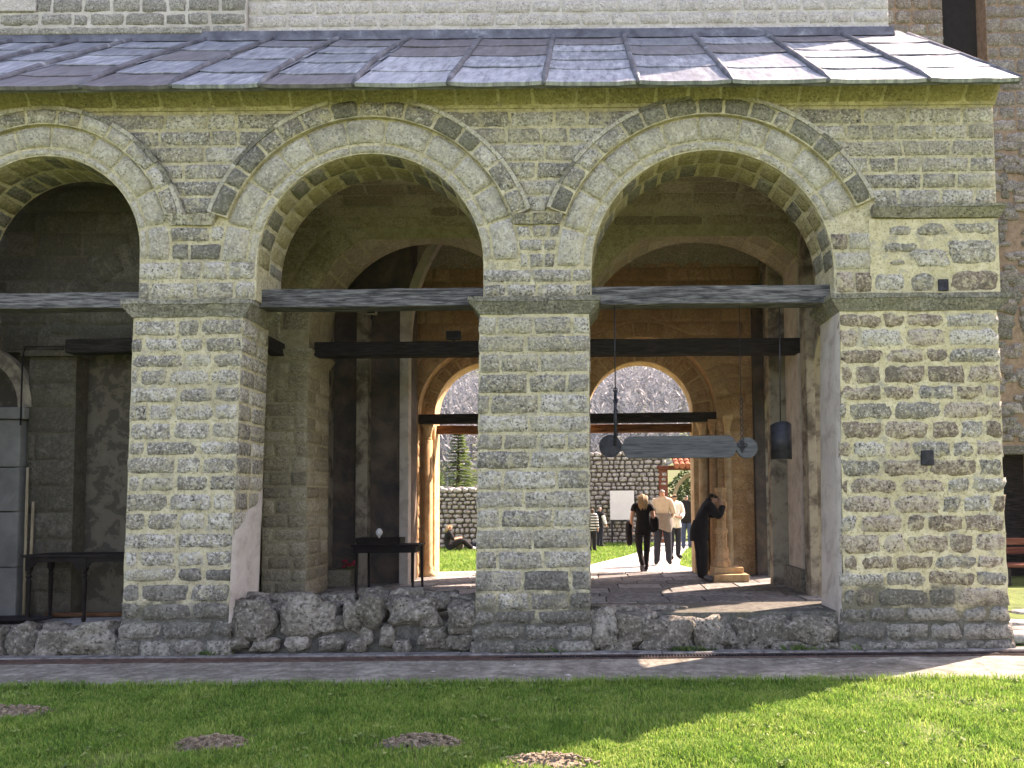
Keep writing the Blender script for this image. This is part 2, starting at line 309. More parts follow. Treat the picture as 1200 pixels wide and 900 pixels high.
class MB:
    def __init__(s): s.v = []; s.f = []
    def add(s, v, f):
        k = len(s.v); s.v += [tuple(x) for x in v]; s.f += [tuple(i + k for i in q) for q in f]
    def box(s, a, b):
        x0, y0, z0 = a; x1, y1, z1 = b
        s.add([(x0,y0,z0),(x1,y0,z0),(x1,y1,z0),(x0,y1,z0),(x0,y0,z1),(x1,y0,z1),(x1,y1,z1),(x0,y1,z1)],
              [(0,3,2,1),(4,5,6,7),(0,1,5,4),(1,2,6,5),(2,3,7,6),(3,0,4,7)])
    def hexa(s, p):   # 8 points, bottom ring then top ring
        s.add(p, [(0,3,2,1),(4,5,6,7),(0,1,5,4),(1,2,6,5),(2,3,7,6),(3,0,4,7)])
    def tube(s, pts, rad, n=8, caps=True):
        pts = [Vector(p) for p in pts]
        if not isinstance(rad, (list, tuple)): rad = [rad] * len(pts)
        rings = []
        for i, p in enumerate(pts):
            d = (pts[min(i + 1, len(pts) - 1)] - pts[max(i - 1, 0)]).normalized()
            up = Vector((0, 0, 1)) if abs(d.z) < 0.9 else Vector((1, 0, 0))
            a = d.cross(up).normalized(); b2 = d.cross(a).normalized()
            rings.append([p + (a * math.cos(2 * math.pi * k / n) + b2 * math.sin(2 * math.pi * k / n)) * rad[i] for k in range(n)])
        v = [q for r in rings for q in r]; f = []
        for i in range(len(pts) - 1):
            for k in range(n):
                f.append((i * n + k, i * n + (k + 1) % n, (i + 1) * n + (k + 1) % n, (i + 1) * n + k))
        if caps: f += [tuple(range(n - 1, -1, -1)), tuple((len(pts) - 1) * n + k for k in range(n))]
        s.add(v, f)
    def lathe(s, c, prof, n=14):     # prof: (radius, z) pairs round a vertical axis at c
        v = []; f = []
        for r, z in prof:
            for k in range(n): v.append((c[0] + r * math.cos(2 * math.pi * k / n), c[1] + r * math.sin(2 * math.pi * k / n), c[2] + z))
        for i in range(len(prof) - 1):
            for k in range(n): f.append((i * n + k, i * n + (k + 1) % n, (i + 1) * n + (k + 1) % n, (i + 1) * n + k))
        f += [tuple(range(n - 1, -1, -1)), tuple((len(prof) - 1) * n + k for k in range(n))]
        s.add(v, f)
    def build(s, name, mat, parent=None, smooth=False, origin=None, bevel=0.0):
        o = mesh_obj(name, s.v, s.f, mat, parent, smooth, origin)
        if bevel:
            m = o.modifiers.new('bevel', 'BEVEL'); m.width = bevel; m.segments = 2; m.limit_method = 'ANGLE'
        return o
def box(name, a, b, mat, parent=None, bevel=0.0):
    m = MB(); m.box(a, b); return m.build(name, mat, parent, bevel=bevel)

def roughen(o, cuts=5, amp=0.008, freq=7.0):
    bm = bmesh.new(); bm.from_mesh(o.data)
    bmesh.ops.subdivide_edges(bm, edges=bm.edges[:], cuts=cuts, use_grid_fill=True)
    w = WT[o.name]
    for v in bm.verts:
        q = (v.co + w) * freq; v.co += Vector((noise.noise(q), noise.noise(q + Vector((31, 0, 0))), noise.noise(q + Vector((0, 57, 0))))) * amp
    bm.to_mesh(o.data); bm.free(); return o

# a stone laid in mortar: its rim dips into the joint, its face stands proud and uneven
def piece(name, mat, parent, S, Nf, Lu, Lv, proud=0.012, sink=0.02, edge=0.011, jit=0.007, cell=0.07, maxu=8, rough=0.0):
    nu = max(4, min(maxu, round(Lu / cell) + 2)); nv = max(4, min(6, round(Lv / cell) + 2))
    eu = min(0.3, edge / max(Lu, 1e-3)); ev = min(0.3, edge / max(Lv, 1e-3))
    us = [0.0] + [eu + (1 - 2 * eu) * i / (nu - 2) for i in range(nu - 1)] + [1.0]
    vs = [0.0] + [ev + (1 - 2 * ev) * i / (nv - 2) for i in range(nv - 1)] + [1.0]
    V = []; tiltu = U(-0.5, 0.5) * proud; tiltv = U(-0.5, 0.5) * proud; base = U(0.7, 1.35) * proud
    for j, v in enumerate(vs):
        for i, u in enumerate(us):
            bu = i in (0, nu); bv = j in (0, nv); ru = i in (1, nu - 1); rv = j in (1, nv - 1)
            ju = U(-1, 1) * jit / max(Lu, 0.05); jv = U(-1, 1) * jit / max(Lv, 0.05)
            if bu or bv: d = -sink; ju *= 0.25; jv *= 0.25
            elif ru or rv: d = base * U(0.45 - 0.5 * rough, 0.9 - 0.1 * rough)
            else: d = base * U(0.75, 1.3)
            if ru and rv: d = base * U(0.0, 0.5) if rough < 0.3 else -sink * U(0.0, 0.5) * rough
            d += (u - 0.5) * tiltu + (v - 0.5) * tiltv
            uu = min(1, max(0, u + ju)); vv = min(1, max(0, v + jv))
            V.append(Vector(S(uu, vv)) + Vector(Nf(uu, vv)) * d)
    w = nu + 1
    fc = [(j * w + i, j * w + i + 1, (j + 1) * w + i + 1, (j + 1) * w + i) for j in range(nv) for i in range(nu)]
    return mesh_obj(name, V, fc, mat, parent, True)
NY = (0, -1, 0)
def wall_stone(name, mat, parent, q, Y, **kw):       # q = x0b,x1b,x0t,x1t,z0,z1 on the plane y = Y (or a function of z)
    a, b_, c, d, z0, z1 = q
    Yf = Y if callable(Y) else (lambda z: Y)
    def S(u, v):
        z = z0 + (z1 - z0) * v
        return ((a + (c - a) * v) * (1 - u) + (b_ + (d - b_) * v) * u, Yf(z), z)
    return piece(name, mat, parent, S, lambda u, v: NY, max(0.05, (abs(b_ - a) + abs(d - c)) / 2), z1 - z0, **kw)
def courses(rows, xl, xr, lens, gap=0.016, slant=0.012):
    k = 0
    for z0, z1 in rows:
        k += 1
        lo0, lo1, hi0, hi1 = xl(z0), xl(z1), xr(z0), xr(z1)
        wid = (hi0 + hi1 - lo0 - lo1) / 2
        if wid < 0.07: continue
        a, b = max(lo0, lo1), min(hi0, hi1)
        cuts = []; x = a + (U(0.35, 1.0) * lens[0] if k % 2 else U(0.7, 1.0) * lens[1])
        while x < b - lens[0] * 0.55:
            cuts.append(x); x += U(*lens)
        L0 = [lo0]; L1 = [lo1]; R0 = []; R1 = []
        for c in cuts:
            s = U(-slant, slant); R0.append(c - gap / 2 + s); R1.append(c - gap / 2 - s); L0.append(c + gap / 2 + s); L1.append(c + gap / 2 - s)
        R0.append(hi0); R1.append(hi1)
        for a0, a1, b0, b1 in zip(L0, L1, R0, R1):
            if b0 - a0 < 0.04 and b1 - a1 < 0.04: continue
            yield (a0, max(b0, a0 + 0.012), a1, max(b1, a1 + 0.012), z0 + U(0, gap * 0.5), z1 - U(gap * 0.3, gap))
def rows_(z0, z1, h, jit=0.02):
    out = []; z = z0
    n = max(1, round((z1 - z0) / h)); hs = [h * U(1 - jit * 4, 1 + jit * 4) for _ in range(n)]; k = (z1 - z0) / sum(hs)
    for x in hs: out.append((z, z + x * k)); z += x * k
    return out
def lerp(a, b, t): return a + (b - a) * t
def rock(name, c, size, mat, parent, sub=2, rough=0.28, freq=1.6, flat=0.0):
    bm = bmesh.new(); bmesh.ops.create_icosphere(bm, subdivisions=sub, radius=1.0)
    off = Vector((U(0, 90), U(0, 90), U(0, 90))); V = []
    for v in bm.verts:
        d = v.co.normalized()
        p = Vector((math.copysign(abs(d.x) ** 0.6, d.x), math.copysign(abs(d.y) ** 0.6, d.y), math.copysign(abs(d.z) ** 0.6, d.z)))
        k = 0.85 + rough * noise.noise(d * freq + off) + rough * 0.5 * noise.noise(d * freq * 2.7 + off)
        V.append((c[0] + p.x * k * size[0], c[1] + p.y * k * size[1], c[2] + p.z * k * size[2]))
    f = [tuple(v.index for v in q.verts) for q in bm.faces]; bm.free()
    return mesh_obj(name, V, f, mat, parent, True)

# a wall slab with arched openings, its front on y0; arches = (cx, cz, radius)
def arch_wall(name, x0, x1, zb, zt, arches, y0, y1, mat, parent):
    prof = []                                     # (x, zlow) along the underside
    x = x0
    prof.append((x0, zb))
    for cx, cz, r in sorted(arches):
        a, b_ = cx - r, cx + r
        n = 30
        pts = [(cx - r * math.cos(math.pi * i / n), cz + r * math.sin(math.pi * i / n)) for i in range(n + 1)]
        if cz > zb: pts = [(a, zb)] + pts + [(b_, zb)]
        pts = [p for p in pts if x0 <= p[0] <= x1 and p[1] >= zb - 1e-6]
        prof += pts
    prof.append((x1, zb))
    m = MB()
    for (xa, za), (xb, zb2) in zip(prof[:-1], prof[1:]):
        if abs(xa - xb) > 1e-6:
            m.add([(xa, y0, za), (xb, y0, zb2), (xb, y0, zt), (xa, y0, zt)], [(0, 1, 2, 3)])
            m.add([(xa, y1, za), (xb, y1, zb2), (xb, y1, zt), (xa, y1, zt)], [(3, 2, 1, 0)])
            m.add([(xa, y0, zt), (xb, y0, zt), (xb, y1, zt), (xa, y1, zt)], [(0, 1, 2, 3)])
        m.add([(xa, y0, za), (xb, y0, zb2), (xb, y1, zb2), (xa, y1, za)], [(3, 2, 1, 0)])
    for xe, fl in ((x0, 0), (x1, 1)):
        q = [(xe, y0, zb), (xe, y1, zb), (xe, y1, zt), (xe, y0, zt)]
        m.add(q, [(3, 2, 1, 0) if fl else (0, 1, 2, 3)])
    return m.build(name, mat, parent)
# a band of an arch ring between two radii as one solid block
def ring_block(name, cx, cz, r0, r1, t0, t1, y0, y1, mat, parent, n=3, jit=0.0):
    m = MB(); V = []
    for i in range(n + 1):
        t = lerp(t0, t1, i / n); c, s = math.cos(t), math.sin(t)
        j = U(-jit, jit)
        V += [(cx + r0 * c, y0 + j, cz + r0 * s), (cx + r1 * c, y0 + j, cz + r1 * s), (cx + r1 * c, y1, cz + r1 * s), (cx + r0 * c, y1, cz + r0 * s)]
    f = [(0, 1, 2, 3), (n * 4 + 3, n * 4 + 2, n * 4 + 1, n * 4)]
    for i in range(n):
        for k in range(4): f.append((i * 4 + k, (i + 1) * 4 + k, (i + 1) * 4 + (k + 1) % 4, i * 4 + (k + 1) % 4))
    m.add(V, f); return m.build(name, mat, parent, bevel=0.0)
def ring_piece(name, mat, parent, cx, cz, r0, r1, t0, t1, Y, **kw):     # a voussoir face laid in the mortar of plane y = Y
    def S(u, v):
        t = lerp(t0, t1, u); r = lerp(r1, r0, v) if t0 > t1 else lerp(r0, r1, v)
        return (cx + r * math.cos(t), Y, cz + r * math.sin(t))
    return piece(name, mat, parent, S, lambda u, v: NY, abs(t1 - t0) * (r0 + r1) / 2, r1 - r0, **kw)

# ================================================================== THE PORCH
FY, BY = 8.57, 9.27                               # front and back of the arcade wall
AR = {'a': (-6.146, 4.59, 1.095, 0.525), 'b': (-2.44, 4.395, 1.285, 0.612), 'c': (1.44, 4.315, 1.372, 0.60)}
porch = thing('stone_porch', 'open stone church porch with three round arches, yellow mortar and lead roof', 'building', (-0.6, 9.0, 0))
facade = arch_wall('arcade_wall', -9.2, 4.68, 4.0, 6.42, [AR[k][:3] for k in 'abc'], FY, BY, M_mortar, porch)
def hood_x(k, side, z, extra=0.0):
    cx, cz, r, w = AR[k]; rr = r + w + extra; d = z - cz
    if d <= 0: return cx + side * rr
    return cx + side * math.sqrt(rr * rr - d * d) if d < rr else cx
def ring_x(k, side, z, extra):
    cx, cz, r, w = AR[k]; rr = r + extra; d = max(0.0, z - cz)
    return cx + side * math.sqrt(max(0.0, rr * rr - d * d))
# rings of the three arches
def arch_ring(k, t_lo, t_hi, nv, nh, hood_lo, hood_hi):
    cx, cz, r, w = AR[k]; s = w / 0.61
    r1, r2, r3 = r + 0.105 * s, r + 0.405 * s, r + w
    ts = [t_lo]; step = (t_hi - t_lo) / nv
    for i in range(1, nv): ts.append(t_lo + step * i + U(-0.16, 0.16) * step)
    ts.append(t_hi)
    for a, b in zip(ts[:-1], ts[1:]):
        g = 0.008 / r2
        ring_piece('voussoir', M_vous, facade, cx, cz, r1 + 0.012, r2 - 0.008, a + g, b - g, FY, proud=0.026, sink=0.02, jit=0.005, edge=0.012)
        ring_piece('roll_stone', M_vous, facade, cx, cz, r + 0.004, r1 - 0.006, a + g * 0.6, b - g * 0.6, FY, proud=0.020, sink=0.012, jit=0.004, edge=0.014, cell=0.05)
    bed = ring_block('hood_bed', cx, cz, r2, r3, hood_lo, hood_hi, FY - 0.055, FY + 0.02, M_mortar, facade, n=40)
    step = (hood_hi - hood_lo) / nh; ts = [hood_lo] + [hood_lo + step * i + U(-0.18, 0.18) * step for i in range(1, nh)] + [hood_hi]
    for a, b in zip(ts[:-1], ts[1:]):
        g = 0.010 / r3; e = U(-0.012, 0.014)
        hm_ = {'a': (M_vous, M_front, M_front), 'b': (M_hood, M_front, M_front), 'c': (M_hood, M_hood, M_front)}[k]
        ring_piece('hood_stone', pick(*hm_), facade, cx, cz, r2 + 0.004, r3 - .012, a + g, b - g, FY - 0.055, proud=0.022, sink=0.02, jit=0.006, edge=0.012)
        ring_block('hood_stone', cx, cz, r3 - 0.015, r3 + 0.03, a + g * .3, b - g * .3, FY - 0.072 + U(-0.008, 0.008), FY + 0.01, M_vous if U(0, 1) < 0.8 else M_hood, facade, n=4, jit=0.003)
    # undersides
    for row, (ya, yb) in enumerate(((FY + 0.03, FY + 0.33), (FY + 0.35, FY + 0.69))):
        n = 17 + row; st = math.pi / n
        for i in range(n):
            a, b = i * st + 0.012, (i + 1) * st - 0.012
            if row: a += st * 0.3; b = min(b + st * 0.3, math.pi)
            def S(u, v, a=a, b=b): t = lerp(a, b, u); return (cx + r * math.cos(t), lerp(ya, yb, v), cz + r * math.sin(t))
            def Nf(u, v, a=a, b=b): t = lerp(a, b, u); return (-math.cos(t), 0, -math.sin(t))
            piece('soffit_stone', M_cornice if U(0, 1) < 0.55 else M_hood, facade, S, Nf, (b - a) * r, yb - ya, proud=0.010, jit=0.008)
def pick(*ms): return ms[int(U(0, len(ms) * 0.9999))]
arch_ring('a', -0.10, math.pi, 10, 13, 0.24, math.pi - 0.24)
arch_ring('b', 0.02, math.pi - 0.02, 11, 15, 0.32, math.pi - 0.32)
arch_ring('c', 0.39, math.pi - 0.02, 11, 15, 0.40, math.pi - 0.36)
# spandrel courses
SN = {'pier': 'pier_stone', 'arcade_wall': 'spandrel_stone', 'inner_arcade': 'inner_wall_stone', 'inner_pier': 'inner_pier_stone', 'far_wall': 'sandstone_block'}
def put(q, mat, par, Y=FY, **kw):
    return wall_stone(SN.get(par.name.split('.')[0], 'stone'), mat, par, q, Y, **kw)
def pick(*ms): return ms[int(U(0, len(ms) * 0.9999))]
for q in courses(rows_(4.99, 6.17, 0.203, 0.012), lambda z: hood_x('a', 1, z, 0.03), lambda z: hood_x('b', -1, z, 0.03), (0.26, 0.62)):
    put(q, pick(M_dressed, M_dressed, M_front), facade, proud=0.010, jit=0.006)
for q in courses(rows_(4.98, 6.17, 0.205, 0.012), lambda z: hood_x('b', 1, z, 0.03), lambda z: hood_x('c', -1, z, 0.03), (0.26, 0.62)):
    put(q, pick(M_dressed, M_dressed, M_front), facade, proud=0.010, jit=0.006)
for q in courses(rows_(5.02, 6.17, 0.20, 0.012), lambda z: hood_x('c', 1, z, 0.03), lambda z: 4.68, (0.28, 0.66)):
    put(q, pick(M_dressed, M_dressed, M_front), facade, proud=0.010, jit=0.005)
for q in courses([(4.99, 5.4), (5.4, 5.8), (5.8, 6.17)], lambda z: -9.2, lambda z: hood_x('a', -1, z, 0.03), (0.3, 0.6)):
    put(q, M_dressed, facade)
# courses between the rings and over the imposts
for q in courses([(4.01, 4.22), (4.23, 4.45)], lambda z: -5.05, lambda z: -3.735, (0.24, 0.55)): put(q, pick(M_front, M_dressed), facade)
for q in courses([(4.46, 4.66), (4.67, 4.86)], lambda z: ring_x('a', 1, z, 0.36), lambda z: ring_x('b', -1, z, 0.42), (0.22, 0.45)): put(q, pick(M_front, M_hood), facade)
for q in courses([(4.01, 4.16), (4.17, 4.33)], lambda z: -1.155, lambda z: 0.065, (0.3, 0.6)): put(q, M_front, facade)
for q in courses([(4.34, 4.52), (4.53, 4.68), (4.69, 4.84)], lambda z: ring_x('b', 1, z, 0.42), lambda z: ring_x('c', -1, z, 0.42), (0.16, 0.3)): put(q, pick(M_front, M_dressed), facade)
for x0, x1, z in ((-4.71, -4.2, 4.88), (-0.82, -0.27, 4.86)):
    m = MB(); m.hexa([(x0 + .02, FY - .03, z - .02), (x1 - .02, FY - .03, z - .02), (x1 - .02, FY + .05, z - .02), (x0 + .02, FY + .05, z - .02),
                      (x0 - .03, FY - .085, z + .09), (x1 + .03, FY - .085, z + .085), (x1 + .03, FY + .05, z + .085), (x0 - .03, FY + .05, z + .09)])
    roughen(m.build('corbel', M_front, facade), 5, .012)
# upper right pier: rough big stones in yellow mortar
upbed = box('mortar_bed', (3.22, FY - 0.012, 4.01), (4.683, FY + 0.1, 4.86), M_mortar_y, facade)
def cx_(z): return ring_x('c', 1, z, 0.02)
for q in courses([(4.02, 4.27), (4.28, 4.5), (4.51, 4.72)], cx_, lambda z: 3.24, (0.26, 0.44)):
    put(q, M_brown if U(0, 1) < .5 else M_vous, facade, FY - 0.004, proud=0.014)
for q in [(3.26, 3.62, 3.24, 3.60, 4.03, 4.24), (3.66, 3.93, 3.66, 3.95, 4.02, 4.25), (4.12, 4.66, 4.12, 4.66, 4.02, 4.27),
          (3.45, 3.66, 3.42, 3.62, 4.31, 4.40), (3.76, 4.14, 3.62, 4.10, 4.30, 4.52), (4.16, 4.66, 4.06, 4.66, 4.33, 4.62),
          (3.38, 3.72, 3.36, 3.80, 4.47, 4.60), (3.42, 3.70, 3.46, 3.72, 4.66, 4.80), (3.72, 4.12, 3.76, 4.08, 4.66, 4.82), (4.2, 4.67, 4.17, 4.67, 4.67, 4.82)]:
    put(q, pick(M_front, M_front, M_brown), facade, FY - 0.012, proud=0.016, jit=0.014, rough=.8, edge=.02)
box('putlog_hole', (3.98, FY - 0.035, 4.03), (4.09, FY + 0.02, 4.16), M_iron, facade)
m = MB(); m.hexa([(3.26, FY - .04, 4.87), (4.70, FY - .04, 4.87), (4.70, FY + .1, 4.87), (3.26, FY + .1, 4.87), (3.24, FY - .10, 4.97), (4.76, FY - .10, 4.965), (4.76, FY + .1, 4.965), (3.24, FY + .1, 4.97)])
m.box((3.25, FY - .10, 4.972), (4.755, FY + .1, 5.005)); roughen(m.build('string_course', M_hood, facade), 12, .014, 6)
# cornice under the eaves
corn = MB(); corn.hexa([(-9.2, FY - .02, 6.19), (4.70, FY - .02, 6.19), (4.70, FY + .3, 6.19), (-9.2, FY + .3, 6.19), (-9.2, 8.40, 6.44), (4.72, 8.40, 6.44), (4.72, FY + .3, 6.44), (-9.2, FY + .3, 6.44)])
corn = corn.build('cornice', M_mortar, porch)
for q in courses([(6.205, 6.43)], lambda z: -9.2, lambda z: 4.70, (0.34, 0.6), gap=0.02):
    wall_stone('cornice_stone', M_cornice, corn, q, lambda z: lerp(FY - .02, 8.40, (z - 6.19) / .25), proud=0.012)

# piers
def side_stones(par, Xf, sgn, rows, y0, y1, mats, **kw):
    for z0, z1 in rows:
        cut = y0 + (y1 - y0) * U(0.32, 0.68)
        for ya, yb in ((y0 + 0.005, cut - 0.012), (cut + 0.012, y1 - 0.005)):
            def S(u, v, ya=ya, yb=yb): z = lerp(z0 + .01, z1 - .01, v); return (Xf(z), lerp(ya, yb, u), z)
            piece({'pier': 'reveal_stone', 'far_wall': 'jamb_stone'}.get(par.name.split('.')[0], 'reveal_stone'), pick(*mats), par, S, lambda u, v: (sgn, 0, 0), yb - ya, z1 - z0, **kw)
def pier(xb0, xb1, xt0, xt1, rowh, lens, mats, mort, foot_z, gap, y_bat=0.035, stones=True, left=False, right=False, label=None, proud=0.012, jit=0.010, rough=0.35):
    zt = 3.84
    Y = lambda z: FY - y_bat * (1 - z / zt)
    m = MB(); n = 36; V = []; sd_ = U(0, 99); am = 0.009 + 0.05 * max(0, rough - .4)
    for i in range(n + 1):
        z = lerp(-0.1, zt, i / n)
        e0, e1 = (am * noise.noise(Vector((z * 4.5, sd_ + k, 0))) for k in (0, 7))
        V += [(lerp(xb0, xt0, z / zt) + e0, Y(z), z), (lerp(xb1, xt1, z / zt) + e1, Y(z), z), (lerp(xb1, xt1, z / zt) + e1 * .5, BY, z), (lerp(xb0, xt0, z / zt) + e0 * .5, BY, z)]
    m.add(V, [(3, 2, 1, 0), tuple(n * 4 + k for k in range(4))] + [(i * 4 + k, i * 4 + (k + 1) % 4, (i + 1) * 4 + (k + 1) % 4, (i + 1) * 4 + k) for i in range(n) for k in range(4)])
    p = m.build('pier', mort, porch)
    if label: p['label'] = label
    xl = lambda z: lerp(xb0, xt0, z / zt); xr = lambda z: lerp(xb1, xt1, z / zt)
    rows = rows_(foot_z, zt - 0.05, rowh, 0.035)
    if stones:
        for q in courses(rows, lambda z: xl(z) - U(-.012, .02) - .02 * (rough > .5) * U(-.5, 1.3), lambda z: xr(z) + U(-.012, .02) + .02 * (rough > .5) * U(-.5, 1.3), lens, gap=gap):
            put(q, M_footing if q[4] < foot_z + U(0, .45) * (1 if U(0, 1) < .6 else 0) else pick(*mats), p, Y, proud=proud, jit=jit, sink=0.022, rough=rough, edge=0.011 + 0.012 * rough)
    if right: side_stones(p, xr, 1, rows, FY - 0.01, BY, mats)
    if left: side_stones(p, xl, -1, rows, FY - 0.01, BY, mats)
    # darker rough footing courses
    m = MB(); e = 0.03
    m.hexa([(xb0 - e, Y(0) - .05, -.1), (xb1 + e, Y(0) - .05, -.1), (xb1 + e, BY, -.1), (xb0 - e, BY, -.1), (xl(foot_z) + .01, Y(foot_z) + .015, foot_z), (xr(foot_z) - .01, Y(foot_z) + .015, foot_z), (xr(foot_z), BY, foot_z), (xl(foot_z), BY, foot_z)])
    ft = m.build('footing', M_dark_mortar, p)
    Yf = lambda z: min(lerp(Y(0) - .05, Y(foot_z) + .015, max(0, z) / foot_z), Y(foot_z) - .002)
    for q in courses(rows_(0.02, foot_z + .005, 0.185, 0.06), lambda z: lerp(xb0 - e - .03, xb0 - .01, z / foot_z), lambda z: lerp(xb1 + e + .03, xb1 + .01, z / foot_z), (0.3, 0.6), gap=0.012):
        wall_stone('footing_stone', M_footing, p, q, Yf, proud=0.028, jit=0.022, sink=0.03, rough=0.7, edge=.02)
    # impost
    m = MB(); o = 0.115
    m.hexa([(xt0 - .005, FY - .012, zt - .03), (xt1 + .005, FY - .012, zt - .03), (xt1 + .005, BY, zt - .03), (xt0 - .005, BY, zt - .03), (xt0 - o, FY - .07, zt + .10), (xt1 + o, FY - .07, zt + .10), (xt1 + o, BY + .05, zt + .10), (xt0 - o, BY + .05, zt + .10)])
    m.box((xt0 - o - .008, FY - .078, zt + .102), (xt1 + o + .008, BY + .055, zt + .158))
    roughen(m.build('impost', M_hood, p), 9, .016, 6)
    return p
pier(-8.6, -7.24, -8.6, -7.3, 0.2, (0.26, 0.6), [M_front], M_mortar, 0.6, 0.03)
pA = pier(-5.14, -3.975, -5.105, -3.87, 0.202, (0.24, 0.60), [M_front, M_front, M_dressed], M_mortar, 0.62, 0.022, right=True,
     label='grey stone pier with cream mortar and a grey plaster patch on its side')
pB = pier(-1.25, 0.01, -1.195, 0.036, 0.213, (0.30, 0.62), [M_dressed, M_dressed, M_front], M_mortar, 0.50, 0.016, left=True, rough=0.2, right=True,
     label='even coursed grey pier between the two open arches')
pC = pier(2.80, 4.625, 2.865, 4.65, 0.205, (0.24, 0.56), [M_brown, M_brown, M_front], M_mortar_y, 0.50, 0.018, proud=0.014, jit=0.020, rough=0.6,
     label='wide corner pier of brown stones in thick yellow mortar')
for x, z in ((3.72, 2.06), (4.0, 0.0)):
    if z: box('putlog_stone', (x, FY - .045, z), (x + .14, FY, z + .17), M_iron, pC, bevel=0.01)
# plaster skins on the reveals
def patch(name, mat, par, X, sgn, y0, y1, z0, ztop, seed):
    m = MB(); n = 14; V = []
    for i in range(n + 1):
        y = lerp(y0, y1, i / n); zt = ztop(i / n) + 0.07 * noise.noise(Vector((i * 0.55, seed, 0)))
        for j in range(9):
            z = lerp(z0, zt, j / 8); V.append((X(z) + sgn * (0.030 + 0.008 * noise.noise(Vector((y * 3, z * 3, seed)))) * (0.2 if j == 8 or i in (0, n) else 1), y, z))
    m.add(V, [(i * 9 + j, (i + 1) * 9 + j, (i + 1) * 9 + j + 1, i * 9 + j + 1) for i in range(n) for j in range(8)])
    return m.build(name, mat, par, smooth=True)
patch('plaster_patch', M_plaster, pA, lambda z: lerp(-3.975, -3.87, z / 3.84), 1, FY - 0.045, BY, 0.3, lambda t: 1.35 + 0.55 * t, 3.0)
patch('plaster_patch', M_plaster, pC, lambda z: lerp(2.80, 2.865, z / 3.84), -1, FY - 0.02, BY, 0.3, lambda t: 3.8, 9.0)

# tie beams of the front arcade
def beam(x0, x1, z0, z1, y0, y1, mat, name='tie_beam', sag=0.012, par=None):
    m = MB(); n = 10; V = []
    sd_ = U(0, 50)
    for i in range(n + 1):
        x = lerp(x0, x1, i / n); dz = sag * noise.noise(Vector((x * 1.3, sd_, 0))); dy = sag * noise.noise(Vector((x * 1.1, sd_, 5))); e = 0.006 * noise.noise(Vector((x * 4, sd_, 9)))
        V += [(x, y0 + dy, z0 + dz + e), (x, y1 + dy, z0 + dz), (x, y1 + dy, z1 + dz), (x, y0 + dy, z1 + dz - e)]
    f = [(3, 2, 1, 0), tuple(n * 4 + k for k in range(4))]
    for i in range(n):
        for k in range(4): f.append((i * 4 + k, i * 4 + (k + 1) % 4, (i + 1) * 4 + (k + 1) % 4, (i + 1) * 4 + k))
    m.add(V, f); return m.build(name, mat, par or porch, bevel=0.012)
beam(-7.32, -5.03, 3.965, 4.15, 8.72, 8.94, M_wgrey)
beam(-3.76, -1.13, 3.948, 4.16, 8.72, 8.95, M_wgrey)
beam(0.04, 2.84, 3.95, 4.163, 8.72, 8.95, M_wgrey)

# roof of lead sheets
EY, EZ, TY, TZ = 8.2, 6.29, 11.02, 8.57
SLP = math.hypot(TY - EY, TZ - EZ); du = Vector((0, (TY - EY) / SLP, (TZ - EZ) / SLP)); nu_ = Vector((0, -du.z, du.y))
XR = 4.80
roof = MB(); a = Vector((0, EY, EZ)); b = Vector((0, TY + .3, TZ + .25))
for s0, s1 in ((-9.4, XR),):
    p = [Vector((s0, 0, 0)) + a - nu_ * .06, Vector((s1, 0, 0)) + a - nu_ * .06, Vector((s1, 0, 0)) + b - nu_ * .06, Vector((s0, 0, 0)) + b - nu_ * .06]
    roof.hexa(p + [q + nu_ * .05 for q in p])
roof = roof.build('roof', M_roll, porch)
seams = [-9.4] + [-8.35, -7.4] + [at(px, 98 - (px - 500) * 0.011, EY).x for px in (-20, 95, 200, 305, 415, 525, 637, 747, 857, 970, 1088)] + [XR]
for i in range(len(seams) - 1):
    x0, x1 = seams[i] + 0.01, seams[i + 1] - 0.01
    n = 4 if i % 3 else 5
    cut = [0.0] + [(k + U(-.16, .16)) / n for k in range(1, n)] + [1.0]
    for k in range(n):
        s0, s1 = cut[k] * SLP - (0.03 if k else 0.025), cut[k + 1] * SLP + 0.02
        h0, h1 = 0.012 + U(0, .006), 0.001
        V = []; nx = 5
        for j, (s, h) in enumerate(((s0, h0), (lerp(s0, s1, .5), (h0 + h1) / 2), (s1, h1))):
            for q in range(nx + 1):
                t = q / nx; x = lerp(x0, x1, t); w = U(-.004, .004)
                V.append(Vector((x, EY, EZ)) + du * (s + (U(-.01, .01) if j == 0 else 0)) + nu_ * (h + w - 0.006 + (0.012 if q in (0, nx) else 0)))
        for q in range(nx + 1): V.append(V[q] - nu_ * (0.012 if k else 0.04))
        f = [(j * (nx + 1) + q, j * (nx + 1) + q + 1, (j + 1) * (nx + 1) + q + 1, (j + 1) * (nx + 1) + q) for j in range(2) for q in range(nx)]
        f += [(3 * (nx + 1) + q, 3 * (nx + 1) + q + 1, q + 1, q) for q in range(nx)]
        mesh_obj('lead_sheet', V, f, M_lead, roof)
    if i:
        m = MB(); pts = []; rad = []
        for k in range(15):
            s = SLP * k / 14; lean = 0.0 if seams[i] > -2.5 else (-0.10 * math.sin(k / 14 * 3.1))
            pts.append(Vector((seams[i] + lean + 0.012 * noise.noise(Vector((i * 3.3, k * .5, 0))), EY, EZ)) + du * (s - 0.03 if k == 0 else s) + nu_ * (0.022 + (0 if k else -0.02)))
            rad.append(0.036 if k else 0.026)
        m.tube(pts, rad, 8); m.build('seam_roll', M_roll, roof, smooth=True)
for x in (XR,):
    m = MB(); m.tube([Vector((x, EY, EZ)) + du * s + nu_ * 0.0 for s in (0, SLP * .5, SLP)], 0.03, 8); m.build('edge_roll', M_roll, roof, smooth=True)
